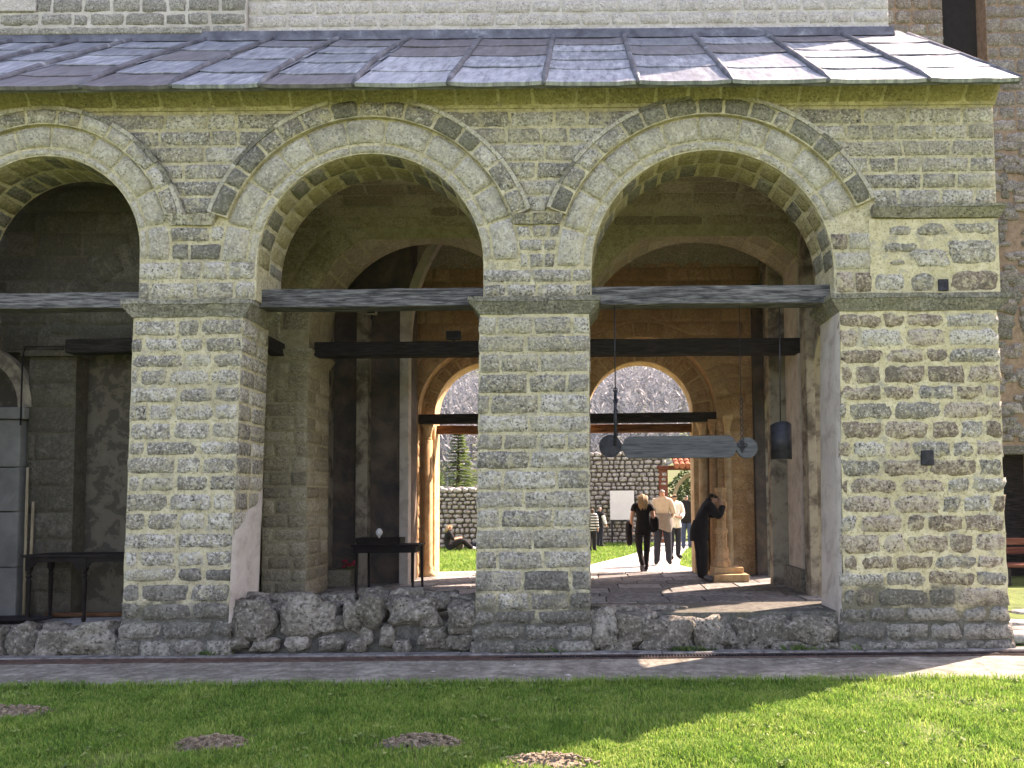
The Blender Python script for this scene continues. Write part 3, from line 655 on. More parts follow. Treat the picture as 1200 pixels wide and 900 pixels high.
fl = MB(); fl.hexa([(-9.4, 10.86, 8.46), (4.55, 10.86, 8.46), (4.55, 11.05, 8.44), (-9.4, 11.05, 8.44), (-9.4, 10.93, 8.65), (4.55, 10.93, 8.63), (4.55, 11.05, 8.63), (-9.4, 11.05, 8.65)])
fl.build('flashing', M_roll, roof)

# ------------------------------------------------------------------ inside the porch
LY = 10.05
FL = 0.27                                         # floor level
IY0, IY1 = 12.0, 13.0
IB = (-2.654, 4.43, 1.72); IC = (1.89, 4.06, 2.08)
inner = arch_wall('inner_arcade', -5.9, 4.6, 4.06, 7.7, [IB, IC], IY0, IY1, M_mortar_in, porch)
def ring_of(par, cx, cz, r, w, n, Y, mat, t0=0.0, t1=math.pi, name='voussoir', xmax=99):
    st = (t1 - t0) / n
    for i in range(n):
        a, b = t0 + i * st + 0.008, t0 + (i + 1) * st - 0.008
        if cx + r * math.cos(a) > xmax: continue
        ring_piece(name, mat, par, cx, cz, r + 0.01, r + w, a, b, Y, proud=0.012, jit=0.006)
ring_of(inner, *IB, 0.42, 17, IY0, M_inner)
ring_of(inner, *IC, 0.42, 20, IY0, M_inner, t0=0.55)
for cx, cz, r in (IB, IC):
    n = 16
    for i in range(n):
        for ya, yb in ((IY0 + .02, IY0 + .48), (IY0 + .52, IY1 - .02)):
            a, b = i * math.pi / n + .01, (i + 1) * math.pi / n - .01
            if cx == IC[0] and i < 3: continue
            def S(u, v, a=a, b=b): t = lerp(a, b, u); return (cx + r * math.cos(t), lerp(ya, yb, v), cz + r * math.sin(t))
            def Nf(u, v, a=a, b=b): t = lerp(a, b, u); return (-math.cos(t), 0, -math.sin(t))
            piece('soffit_stone', M_inner, inner, S, Nf, (b - a) * r, yb - ya, proud=0.008)
def ix(cx, cz, r, side, z):
    d = max(0, z - cz); rr = r + 0.45
    return cx + side * math.sqrt(rr * rr - d * d) if d < rr else cx
for q in courses(rows_(4.3, 7.0, 0.27), lambda z: max(-5.4, min(-4.9, ix(*IB, -1, z))), lambda z: ix(*IB, -1, z), (0.35, 0.7)): put(q, M_inner, inner, IY0)
for q in courses(rows_(5.6, 7.0, 0.27), lambda z: ix(*IB, 1, z), lambda z: ix(*IC, -1, z), (0.35, 0.7)): put(q, M_inner, inner, IY0)
for q in courses(rows_(5.6, 7.0, 0.27), lambda z: ix(*IC, 1, z), lambda z: 4.5, (0.35, 0.7)): put(q, M_inner, inner, IY0)
# inner piers
def ipier(x0, x1, rows_on=True, name='inner_pier', z1=4.08):
    p = box(name, (x0, IY0, FL - .05), (x1, IY1, z1 - .12), M_mortar_in, porch)
    if rows_on:
        rr = rows_(FL, z1 - .14, 0.215)
        for q in courses(rr, lambda z: x0, lambda z: x1, (0.22, 0.5)): put(q, M_inner, p, IY0, proud=0.012)
        side_stones(p, lambda z: x1, 1, rr, IY0, IY1, [M_inner])
    m = MB(); o = .10
    m.hexa([(x0, IY0 - .002, z1 - .12), (x1, IY0 - .002, z1 - .12), (x1, IY1, z1 - .12), (x0, IY1, z1 - .12), (x0 - o, IY0 - o, z1), (x1 + o, IY0 - o, z1), (x1 + o, IY1, z1), (x0 - o, IY1, z1)])
    m.box((x0 - o, IY0 - o, z1 + .002), (x1 + o, IY1, z1 + .05)); m.build('impost', M_inner, p, bevel=.01)
    return p
ipier(-5.07, -4.385); ipier(-0.92, -0.17)
# right end wall of the porch, with two openings towards the side yard
def end_wall():
    m = MB(); X0, X1 = 3.42, 4.3
    def blk(y0, y1, z0, z1): m.box((X0, y0, z0), (X1, y1, z1))
    blk(BY + .003, 9.75, -.1, 7.0); blk(11.55, 13.25, -.1, 7.0); blk(14.88, 15.75, -.1, 7.0)
    for y0, y1, zc in ((9.75, 11.55, 3.35), (13.25, 14.88, 3.0)):
        r = (y1 - y0) / 2; c = (y0 + y1) / 2; n = 14
        for i in range(n):
            ta, tb = math.pi * i / n, math.pi * (i + 1) / n
            ya, yb = c - r * math.cos(ta), c - r * math.cos(tb); za, zb = zc + r * math.sin(ta), zc + r * math.sin(tb)
            m.hexa([(X0, ya, za), (X1, ya, za), (X1, yb, zb), (X0, yb, zb), (X0, ya, 7.0), (X1, ya, 7.0), (X1, yb, 7.0), (X0, yb, 7.0)])
    m.box((X0, 10.5, 7.003), (X1, 15.75, 7.715))
    return m.build('end_wall', M_plaster_d, porch)
end_wall()
# pilasters down the right side
for x0, x1, y0, y1, mt in ((3.12, 3.425, 13.02, 13.24, M_plaster_d), (2.9, 3.44, 14.895, 15.2, M_warm), (3.22, 3.425, 14.70, 14.86, M_fresco),
                           (3.30, 3.43, 11.45, 11.75, M_plaster_d), (3.36, 3.425, 12.05, 12.9, M_plaster)):
    box('pilaster', (x0, y0, FL - .05), (x1, y1, 5.9), mt, porch, bevel=0.012)
box('plinth', (3.28, 11.9, FL - .05), (3.424, 12.95, 0.62), M_footing, porch, bevel=.015)
# tie beams of the inner arcade
beam(-4.30, -0.8, 4.03, 4.255, 12.02, 12.26, M_wdark); beam(-0.3, 3.72, 4.02, 4.265, 12.02, 12.26, M_wdark)
m = MB(); a0, a1 = at(336, 398, 11.2), at(322, 398, 12.0)
m.box((-4.95, 10.6, 4.02), (-4.74, 11.98, 4.22)); m.build('tie_beam', M_wdark, porch, bevel=.012)
beam(-6.62, -5.7, 3.64, 3.82, 9.66, 9.84, M_wdark)

# far wall with its two arches to the yard
QY0, QYm, QY1 = 14.9, 15.3, 15.8
FB = (-1.99, 3.46, 1.05); FC = (1.075, 3.46, 1.05)
far_in = arch_wall('far_wall', -3.75, 3.44, FL - .05, 7.6, [(-1.99, 3.46, 1.30), (1.075, 3.46, 1.46)], QY0, QYm, M_mortar_warm, porch)
far_out = arch_wall('outer_arch', -3.75, 3.44, FL - .05, 7.6, [FB, FC], QYm + .003, QY1, M_jamb, porch)
ring_of(far_in, -1.99, 3.46, 1.30, 0.30, 15, QY0, M_warm); ring_of(far_in, 1.075, 3.46, 1.46, 0.30, 17, QY0, M_warm)
ring_of(far_out, *FB, 0.22, 15, QYm, M_warm); ring_of(far_out, *FC, 0.36, 17, QYm, M_warm)
def fx(c, r, side, z):
    d = max(0, z - 3.46); rr = r + .32
    return c + side * math.sqrt(rr * rr - d * d) if d < rr else c
for q in courses(rows_(0.3, 6.6, 0.27), lambda z: -3.7, lambda z: fx(-1.99, 1.30, -1, z) + (0.3 if z < 3.3 else 0), (0.2, 0.5)): put(q, M_warm, far_in, QY0)
for q in courses(rows_(4.2, 6.6, 0.26), lambda z: fx(-1.99, 1.30, 1, z), lambda z: fx(1.075, 1.46, -1, z), (0.35, 0.7)): put(q, M_warm, far_in, QY0)
for q in courses(rows_(0.3, 6.6, 0.27), lambda z: fx(1.075, 1.46, 1, z) - (0.3 if z < 3.3 else 0), lambda z: 3.4, (0.35, 0.6)): put(q, M_warm, far_in, QY0)
for q in courses(rows_(0.3, 3.3, 0.24), lambda z: -0.68, lambda z: -0.4, (0.2, 0.3)): put(q, M_warm, far_in, QY0)
# jamb stones on the lit left reveal, capitals
side_stones(far_in, lambda z: -3.29, 1, rows_(FL, 3.3, 0.24), QY0, QYm, [M_warm, M_jamb], proud=.01)
side_stones(far_in, lambda z: 2.535, -1, rows_(FL, 3.3, 0.26), QY0, QYm, [M_warm, M_jamb], proud=.01)
def capital(c, r, h, mat, par):
    m = MB(); m.lathe(c, [(r * .8, 0), (r * .85, h * .1), (r * .72, h * .2), (r * .85, h * .5), (r * 1.25, h * .85), (r * 1.3, h)], 10)
    m.box((c[0] - r * 1.3, c[1] - r * 1.3, c[2] + h + .002), (c[0] + r * 1.3, c[1] + r * 1.3, c[2] + h * 1.3)); return m.build('capital', mat, par)
def colonnette(x, y, z0, z1, r, mat):
    m = MB(); m.lathe((x, y, z0), [(r * 1.5, 0), (r * 1.5, .08), (r * 1.15, .12), (r * 1.3, .17), (r, .22), (r * .96, z1 - z0)], 12)
    c = m.build('colonnette', mat, porch, smooth=True); capital((x, y, z1), r, 0.26, mat, c)
colonnette(-3.14, 15.17, FL, 2.95, 0.085, M_jamb)
colonnette(2.30, 15.17, FL, 2.95, 0.10, M_jamb); colonnette(2.46, 14.98, FL, 2.95, 0.075, M_warm); colonnette(2.72, 14.82, FL, 3.0, 0.075, M_jamb)
beam(-3.5, 2.66, 3.245, 3.43, 14.93, 15.12, M_wdark, sag=.03)
beam(-3.3, 2.4, 3.105, 3.27, 15.5, 15.7, M_wbrown, sag=.02)

# painted church wall on the left of the second bay
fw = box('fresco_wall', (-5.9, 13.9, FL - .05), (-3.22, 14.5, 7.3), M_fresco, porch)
box('fresco_wall', (-5.9, 14.5, FL - .05), (-3.4, 14.9, 7.3), M_mortar_warm, porch)
for x0, x1, y0, mt in ((-4.13, -3.92, 13.68, M_plaster_d), (-3.36, -3.2, 13.72, M_plaster), (-4.72, -4.60, 13.6, M_plaster_d)):
    box('pilaster', (x0, y0, FL - .05), (x1, 13.95, 5.25), mt, porch, bevel=.012)
ring_block('vault_rib', 0.2, 4.6, 3.38, 3.54, math.pi * .60, math.pi, 13.72, 13.92, M_plaster, porch, n=16)
box('plinth', (-5.2, 13.45, FL - .05), (-4.15, 13.9, FL + .28), M_inner, porch, bevel=.015)
box('side_return', (-5.9, LY + .71, FL - .05), (-5.25, 13.9, 6.95), M_mortar_in, porch)

# church wall behind the left arch

lw = box('inner_church_wall', (-9.2, LY + .25, -.1), (-5.1, LY + .7, 6.6), M_peel_shade, porch)
pl = box('pilaster', (-7.345, LY - .0, FL - .05), (-6.725, LY + .26, 3.66), M_mortar_shade, porch)
for q in courses(rows_(FL, 3.64, 0.33), lambda z: -7.345, lambda z: -6.725, (0.28, 0.62)): put(q, M_inner_shade, pl, LY, proud=.01)
box('impost', (-7.42, LY - .08, 3.66), (-6.65, LY + .26, 3.74), M_inner_shade, pl, bevel=.012)
up = box('blind_arch_wall', (-9.2, LY + .06, 3.743), (-5.1, LY + .24, 6.6), M_mortar_shade, porch)
for q in courses(rows_(3.76, 6.3, 0.30), lambda z: -8.6, lambda z: -5.2, (0.4, 0.8)): put(q, M_inner_shade, up, LY + .06, proud=.01)
ring_of(up, -5.6, 3.76, 1.2, 0.34, 14, LY + .045, M_inner_shade, t0=1.2)
df = MB()
for z0, z1 in ((FL - .05, .9), (.912, 1.62), (1.632, 2.2), (2.212, 2.83)): df.box((-7.70 + U(0, .012), LY - .06 + U(0, .008), z0), (-7.40, LY + .24, z1))
df.box((-7.5, LY - .02, FL), (-7.41, LY + .2, 2.82)); df.box((-8.9, LY - .06, FL - .05), (-8.6, LY + .24, 2.83)); df.box((-9.0, LY - .10, 2.835), (-7.33, LY + .24, 2.99))
df = df.build('door_frame', M_marble, porch, bevel=.012)
dd = box('door', (-8.595, LY + .1, FL - .04), (-7.705, LY + .2, 2.83), M_wdark, porch)
for k in range(3): box('door_panel', (-8.5, LY + .08, .45 + k * .8), (-7.8, LY + .098, 1.1 + k * .8), M_wdark, dd, bevel=.01)
ring_block('lunette_moulding', -8.15, 3.0, 0.68, 0.86, 0, math.pi, LY - .02, LY + .1, M_plaster_d, porch, n=18)
# vaults that close the bays
def vault(name, x0, x1, y0, y1, z0, rise, mat):
    m = MB(); n = 12; V = []
    for i in range(n + 1):
        t = math.pi * i / n; y = lerp(y0, y1, (1 - math.cos(t)) / 2); z = z0 + rise * math.sin(t)
        V += [(x0, y, z), (x1, y, z), (x1, y, z + .12), (x0, y, z + .12)]
    f = []
    for i in range(n):
        for k in range(4): f.append((i * 4 + k, i * 4 + (k + 1) % 4, (i + 1) * 4 + (k + 1) % 4, (i + 1) * 4 + k))
    m.add(V, f); return m.build(name, mat, porch, smooth=False)
v1 = vault('vault', -5.25, 3.42, BY - .02, IY0 + .02, 5.9, 0.75, M_mortar_in)
VY0, VY1 = BY - .02, IY0 + .02
def vs_(t): return lerp(VY0, VY1, (1 - math.cos(t)) / 2), 5.9 + 0.75 * math.sin(t)
tt = [0.25 + 0.19 * i for i in range(15)]
for ta, tb in zip(tt[:-1], tt[1:]):
    x = -5.2 + U(0, .4)
    while x < 3.3:
        w_ = U(.45, .85); x1 = min(3.4, x + w_)
        def S(u, v, x=x, x1=x1): t = lerp(ta + .006, tb - .006, v); y, z = vs_(t); return (lerp(x + .01, x1 - .01, u), y, z)
        def Nf(u, v): t = lerp(ta, tb, v); k = Vector((0, math.cos(t) * .75, -math.sin(t) * 1.37)); return k.normalized()
        piece('vault_stone', M_vault, v1, S, Nf, x1 - x, .26, proud=.014); x += w_
vault('vault', -9.2, -5.1, BY - .02, LY + .3, 5.8, 0.3, M_inner_shade)
vault('vault', -5.9, 3.42, IY1 - .02, QY0 + .02, 6.2, 0.7, M_inner)
box('ceiling_slab', (-9.2, 10.45, 7.72), (4.6, 15.8, 7.89), M_mortar_in, porch)
box('ceiling_slab', (-9.2, BY + .01, 6.75), (4.6, 9.6, 6.85), M_mortar_in, porch)

# rubble ledges between the piers
def ledge(name, x0, x1, rocks, ztop, label):
    core = box(name, (x0, FY + .10, -.1), (x1, BY + .25, ztop), M_dark_mortar, porch, bevel=.02); core['label'] = label
    for px, py, w, h, dy in rocks:
        c = at(px, py, FY + .12 + dy)
        s = 8.7 / F
        rock('rock', c, (w * s * .56, 0.17, h * s * .60), M_rock, core, 3 if w > 30 else 2, 0.42, 1.5)
    return core
lb = [(300,730,50,52,0), (362,722,62,44,.0), (415,722,24,36,.02), (437,715,34,36,.0), (483,718,60,32,0), (545,722,44,36,.02), (283,752,28,18,-.02), (315,755,34,16,0), (352,752,30,20,0), (392,752,30,18,0), (420,755,24,16,0), (433,742,18,24,.04), (456,744,22,26,.02), (472,756,22,18,0), (508,746,36,22,0), (540,752,34,20,0), (398,730,20,20,.05),
      (300,704,40,18,.28), (345,702,50,16,.3), (400,703,40,16,.28), (440,698,36,20,.25), (480,697,44,18,.25), (520,703,40,20,.25), (548,706,30,18,.22), (375,708,36,14,.2), (330,712,30,16,.16), (455,706,28,16,.15), (500,708,40,14,.12)]
ledge('rubble_ledge', -4.1, -1.15, lb, 0.36, 'rough rubble ledge of many boulders under the middle arch')
lc = [(706,738,40,46,.0), (742,738,56,40,.04), (722,756,48,18,0), (785,740,62,38,.0), (768,756,40,18,.0), (830,741,56,40,.03), (872,742,46,38,.03), (905,738,52,32,.02), (948,738,60,34,.0), (985,740,40,38,.02), (880,758,46,14,0), (925,757,52,16,0), (968,758,44,14,-.02), (830,759,44,12,0),
      (720,714,60,10,.3), (775,714,64,9,.3), (945,716,60,10,.3), (700,722,44,12,.12), (985,722,44,12,.15)]
ledge('rubble_ledge', -.05, 2.9, lc, 0.445, 'smoother dark ledge of large stones under the arch with the hanging plank')
la = [(2,752,24,34,0), (31,753,36,40,0), (68,752,42,36,0), (115,750,56,36,0), (-30,752,44,36,0), (60,738,40,12,.22), (118,737,44,12,.22), (10,740,40,12,.22), (95,762,30,14,.0), (48,764,22,12,0)]
ledge('rubble_ledge', -7.4, -5.05, la, 0.24, 'low ledge of four squared blocks under the arch with the dark table')

# ================================================================== CHURCH BODY ABOVE, NEIGHBOURING WALL
church = thing('church_wall', 'tall pale coursed stone church wall rising behind the lead roof', 'wall', (-1.5, 12.5, 7.9))
WX = at(290, 20, 11.0).x
cw = box('wall_core', (WX + .003, 11.02, 7.9), (4.52, 15.6, 12.5), M_mortar_up, church)
for q in courses(rows_(8.56, 10.1, 0.205, 0.02), lambda z: WX, lambda z: 4.53, (0.30, 0.62), gap=.022):
    wall_stone('stone', M_upper, cw, q, 11.02, proud=.008, jit=.006)
cw2 = box('wall_core', (-10.5, 10.96, 7.9), (WX, 15.6, 12.5), M_mortar_up, church)
cw2['label'] = 'darker grey part of the wall with one white block'
for q in courses(rows_(8.55, 10.0, 0.215, 0.03), lambda z: -8.6, lambda z: WX - .01, (0.24, 0.6), gap=.03):
    wall_stone('stone', M_upperd, cw2, q, 10.96, proud=.012, jit=.012)
wb = at(20, 3, 10.93); box('white_block', (wb.x - .5, 10.925, wb.z - .13), (wb.x + .27, 11.0, wb.z + .2), M_upper, cw2, bevel=.01)
box('coping', (-8.6, 10.90, 8.60), (-5.6, 10.98, 8.70), M_upperd, cw2, bevel=.02)

nb = thing('rubble_wall', 'brown rubble stone wall with a dark opening beside the corner pier', 'wall', (6.9, 14.4, 0))
NYf = 14.0
core = MB()
core.box((5.55, NYf, 2.62), (8.65, NYf + .9, 7.9)); core.box((5.55, NYf, -.1), (7.58, NYf + .9, 2.617))
OX0, OX1 = at(1105, 40, NYf).x, at(1156, 40, NYf).x
core.box((5.3, NYf, 7.903), (OX0, NYf + .9, 13.2)); core.box((OX1, NYf, 7.903), (8.65, NYf + .9, 13.2)); core.box((OX0 + .003, NYf, 11.9), (OX1 - .003, NYf + .9, 13.2))
core.box((8.3, NYf, -.1), (8.65, NYf + .9, 2.617))
core = core.build('wall_core', M_mortar_br, nb)
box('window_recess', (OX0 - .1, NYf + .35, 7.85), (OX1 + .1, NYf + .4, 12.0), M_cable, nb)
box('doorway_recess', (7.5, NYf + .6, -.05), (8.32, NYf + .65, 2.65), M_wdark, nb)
ring_of(core, 9.3, 4.6, 1.45, 0.5, 12, NYf - .02, M_footing, t0=1.3, t1=math.pi, xmax=8.35)
box('lintel', (7.45, NYf - .03, 2.5), (8.4, NYf + .2, 2.66), M_footing, nb, bevel=.02)
for k in range(190):
    x, z = U(7.3, 8.6), U(2.75, 8.4)
    rock('stone', (x, NYf + .02, z), (U(.08, .24), .07, U(.06, .13)), pick(M_rubble, M_rubble, M_footing), core, 2, .35)
for q in courses(rows_(8.3, 12.0, .27, .06), lambda z: 5.32, lambda z: OX0, (.3, .6), gap=.02): wall_stone('stone', M_rubble, core, q, NYf, proud=.025, jit=.03, rough=.6)
for q in courses(rows_(8.3, 12.0, .27, .06), lambda z: OX1, lambda z: 8.65, (.3, .6), gap=.02): wall_stone('stone', M_rubble, core, q, NYf, proud=.025, jit=.03, rough=.6)
bn = thing('wooden_bench', 'reddish wooden bench in the shade beside the rubble wall', 'bench', (7.6, 13.3, .1))
bm_ = MB(); 
for k in range(3): box('slat', (6.9, 13.0 + k * .16, .53), (8.4, 13.13 + k * .16, .58), M_wred, bn, bevel=.008)
for k in range(2): box('back_slat', (6.9, 13.52, .72 + k * .16), (8.4, 13.56, .84 + k * .16), M_wred, bn, bevel=.008)
for x in (7.05, 8.2): box('leg', (x, 13.02, .0), (x + .08, 13.5, .527), M_wdark, bn, bevel=.008)
for x in (7.05, 8.2): box('back_post', (x, 13.565, .0), (x + .08, 13.63, 1.02), M_wdark, bn, bevel=.008)
for px, py, s in ((1195, 735, .22), (1190, 748, .16), (1205, 722, .2), (1212, 745, .2)):
    c = onz(px, py, .05); tag(rock('garden_stone', (c.x, c.y, .06), (s * 1.5, s, s * .5), M_dry, None, 2, .3), 'pale flat stone lying on the sunlit ground beside the corner pier', 'stone', 'stones beside the corner pier')

# ================================================================== GROUND
gx = [-400, -60, -20, -9, -5, 0, 5, 9, 20, 60, 400]
gy = [-60, -10, 0, 4, 7.2, 8.4, 9.0, 10, 12, 14, 16, 20, 30, 45, 60]
def gz(x, y):
    t = min(1, max(0, (y - 8.8) / 4.0)); return -0.012 + 0.245 * t * t * (3 - 2 * t)
V = [(x, y, gz(x, y)) for y in gy for x in gx]; w = len(gx)
tag(mesh_obj('ground', V, [(j * w + i, j * w + i + 1, (j + 1) * w + i + 1, (j + 1) * w + i) for j in range(len(gy) - 1) for i in range(w - 1)], M_lawn), kind='structure')
# dark paved path along the wall
n = 200; V = []
for i in range(n + 1):
    x = lerp(-14, 12, i / n)
    for y in (7.25 + 0.10 * noise.noise(Vector((x * 1.1, 0, 3))) + .05 * noise.noise(Vector((x * 4, 0, 3))), 7.55, 7.9, 8.27): V.append((x, y, 0.012 + 0.008 * noise.noise(Vector((x * 2, y * 3, 1)))))
path = tag(mesh_obj('path', V, [(i * 4 + j, (i + 1) * 4 + j, (i + 1) * 4 + j + 1, i * 4 + j + 1) for i in range(n) for j in range(3)], M_path, smooth=True), kind='structure')
dr = thing('drain_channel', 'long narrow drain channel with rusty slotted grate along the wall foot', 'drain', (-1, 8.35, 0))
for k in range(12):
    x = -8 + k * 1.1
    box('rim', (x, 8.40 + U(-.006, .006), -.05), (x + 1.095, 8.56, 0.052 + U(-.004, .004)), M_conc, dr, bevel=.012)
box('channel', (-8, 8.275, -.05), (5.2, 8.4, 0.006), M_cable, dr)
box('frame_bar', (-8, 8.272, -.02), (5.2, 8.285, 0.030), M_rust, dr); box('frame_bar', (-8, 8.385, -.02), (5.2, 8.398, 0.040), M_rust, dr)
gr = MB(); x = -0.9
while x < 4.4: gr.box((x, 8.286, 0.0), (x + .016, 8.384, 0.034)); x += .034
tag(gr.build('grate_bars', M_iron, dr), kind='stuff')
box('cover_plate', (-8, 8.288, 0.008), (-0.95, 8.382, 0.026), M_rust, dr)
# porch floor of flagstones
fl = tag(box('porch_floor', (-9.2, 8.95, -.1), (3.42, 15.9, FL - .025), M_dark_mortar), kind='structure')
for y0, y1 in rows_(9.3, 15.85, .62, .05):
    x = -5.2 + U(0, .3)
    while x < 3.4:
        w_ = U(.5, 1.0); zt = FL + U(-.006, .006)
        m = MB(); m.hexa([(x + .01, y0 + .01, FL - .05), (min(3.4, x + w_ - .01), y0 + .01 + U(-.01, .01), FL - .05), (min(3.4, x + w_ - .01), y1 - .01, FL - .05), (x + .01, y1 - .01, FL - .05),
                          (x + .012, y0 + .012, zt), (min(3.4, x + w_ - .012), y0 + .012, zt + U(-.004, .004)), (min(3.4, x + w_ - .012), y1 - .012, zt), (x + .012, y1 - .012, zt + U(-.004, .004))])
        m.build('flagstone', M_flag, fl, bevel=.006); x += w_
for k in range(5):
    m = MB(); x = -8.9 + k * .78; m.box((x, 8.97, FL - .05), (x + .765, 9.9, FL + U(-.005, .005))); m.build('flagstone', M_flag, fl, bevel=.008)
# yard path, pale
yp = [(-3.3, 15.85), (2.3, 15.85), (2.4, 16.5), (2.1, 17.6), (2.55, 21.0), (3.3, 25.0), (4.8, 28.0), (2.6, 28.0), (1.9, 24.0), (0.9, 20.5), (0.1, 18.2), (-0.1, 17.0), (-3.3, 16.45)]
tag(mesh_obj('yard_path', [(x, y, 0.242) for x, y in yp], [tuple(range(len(yp)))], M_yardpath), kind='structure')

# ------------------------------------------------------------------ grass
def blades(name, pts, hmin, hmax, wmin, wmax, mat, label, seed, hf=None):
    rg = np.random.default_rng(seed); n = len(pts)
    h = rg.uniform(hmin, hmax, n) * (hf if hf is not None else 1); w = rg.uniform(wmin, wmax, n); a = rg.uniform(0, 2 * np.pi, n); la = rg.uniform(0, 2 * np.pi, n); ln = rg.uniform(.15, .8, n) * h
    dx, dy = np.cos(a) * w / 2, np.sin(a) * w / 2; lx, ly = np.cos(la) * ln, np.sin(la) * ln
    B = pts
    v = np.zeros((n, 5, 3))
    v[:, 0] = B + np.stack([-dx, -dy, -0.01 * np.ones(n)], 1); v[:, 1] = B + np.stack([dx, dy, -0.01 * np.ones(n)], 1)
    v[:, 2] = B + np.stack([dx * .8 + lx * .35, dy * .8 + ly * .35, h * .6], 1); v[:, 3] = B + np.stack([-dx * .8 + lx * .35, -dy * .8 + ly * .35, h * .6], 1)
    v[:, 4] = B + np.stack([lx, ly, h * rg.uniform(.8, 1, n)], 1)
    me = bpy.data.meshes.new(name); k = np.arange(n) * 5
    me.vertices.add(n * 5); me.vertices.foreach_set('co', v.reshape(-1))
    q = np.stack([k, k + 1, k + 2, k + 3, k + 3, k + 2, k + 4], 1).reshape(-1)
    me.loops.add(n * 7); me.loops.foreach_set('vertex_index', q)
    me.polygons.add(n * 2); st = np.stack([np.arange(n) * 7, np.arange(n) * 7 + 4], 1).reshape(-1)
    me.polygons.foreach_set('loop_start', st); me.polygons.foreach_set('loop_total', np.tile([4, 3], n))
    me.materials.append(mat); me.update(); me.validate()
    o = bpy.data.objects.new(name, me); link(o, None, (0, 0, 0)); return tag(o, label, 'grass', kind='stuff')
rg = np.random.default_rng(3)
hills_ = [onz(10, 836, 0), onz(248, 872, 0), onz(492, 870, 0), onz(640, 894, 0)]
HR = [(.34, .17), (.26, .13), (.27, .12), (.30, .13)]
def lawn_pts(n):
    y = rg.uniform(4.2, 7.3, n * 2); x = rg.uniform(-1.0, .85, n * 2) * (y + .3)
    hh = np.array([noise.noise(Vector((a * 1.4, b * 1.4, 0))) for a, b in zip(x[:n * 2], y)])
    keep = rg.uniform(0, 1, n * 2) < (0.6 + hh * 0.7)
    for c, (rx, ry) in zip(hills_, HR): keep &= ((x - c.x) / (rx * 1.0)) ** 2 + ((y - c.y) / (ry * 1.0)) ** 2 > rg.uniform(.25, 1.15, n * 2)
    x, y = x[keep], y[keep]
    return np.stack([x, y, np.zeros(len(x)) - .01], 1)
lp_ = lawn_pts(215000)
hf_ = np.array([0.85 + 0.9 * noise.noise(Vector((a * 2.1, b * 2.1, 7))) + 0.5 * noise.noise(Vector((a * 7, b * 7, 3))) for a, b, _ in lp_]).clip(.35, 1.9)
blades('lawn_grass', lp_, .022, .06, .005, .010, M_grass, 'short green lawn with tufts in front of the porch', 5, hf_)
# low broad-leaved weeds among the blades
wd = MB()
for k in range(260):
    y = U(4.4, 7.2); x = U(-.78, .6) * y
    if noise.noise(Vector((x * .9, y * .9, 21))) < -.05: continue
    for q in range(int(U(4, 8))):
        a = U(0, 6.28); ln = U(.02, .05); w_ = ln * .35; c, s = math.cos(a), math.sin(a); z0 = U(.005, .02)
        wd.add([(x, y, z0), (x + c * ln * .5 - s * w_, y + s * ln * .5 + c * w_, z0 + .022), (x + c * ln, y + s * ln, z0 + .012), (x + c * ln * .5 + s * w_, y + s * ln * .5 - c * w_, z0 + .022)], [(0, 1, 2, 3)])
tag(wd.build('lawn_weeds', M_needle), 'low broad-leaved weeds scattered in the lawn', 'weeds', kind='stuff')
# taller tufts along the path edge
tx = rg.uniform(-7.6, 6.2, 8500); ty = 7.25 + np.array([0.10 * noise.noise(Vector((a * 1.1, 0, 3))) + .05 * noise.noise(Vector((a * 4, 0, 3))) for a in tx]) - rg.normal(0.03, .05, 8500)
blades('lawn_edge_grass', np.stack([tx, ty, np.zeros(8500) - .005], 1), .04, .095, .004, .008, M_grass, 'longer grass along the edge of the dark path', 6)
gyp = rg.uniform(16.3, 28, 60000); gxp = rg.uniform(-.32, .25, 60000) * gyp
def inpath(x, y):
    c = False; j = len(yp) - 1
    for i in range(len(yp)):
        if (yp[i][1] > y) != (yp[j][1] > y) and x < (yp[j][0] - yp[i][0]) * (y - yp[i][1]) / (yp[j][1] - yp[i][1]) + yp[i][0]: c = not c
        j = i
    return c
kk = np.array([not inpath(a, b) for a, b in zip(gxp, gyp)])
blades('yard_grass', np.stack([gxp, gyp, np.full(60000, .23)], 1)[kk], .04, .10, .012, .025, M_grass, 'sunlit grass of the yard seen through the far arches', 8)
m = MB()
for px, py in ((812, 756), (800, 759), (640, 763), (260, 762), (1010, 757), (935, 760)):
    c = onz(px, py, .04)
    for _ in range(60):
        a = U(0, 6.28); ln = U(.03, .09); x, y = c.x + R.gauss(0, .09), 8.50 + R.gauss(0, .015); w_ = .012
        m.add([(x - w_, y, .03), (x + w_, y, .03), (x + w_ + math.cos(a) * ln * .5, y + math.sin(a) * ln * .3, .03 + ln * .7), (x + math.cos(a) * ln, y + math.sin(a) * ln * .4 - .02, .03 + ln)], [(0, 1, 2, 3)])
tag(m.build('wall_foot_weeds', M_shrub), 'small green weeds growing along the foot of the porch wall', 'weeds', kind='stuff')
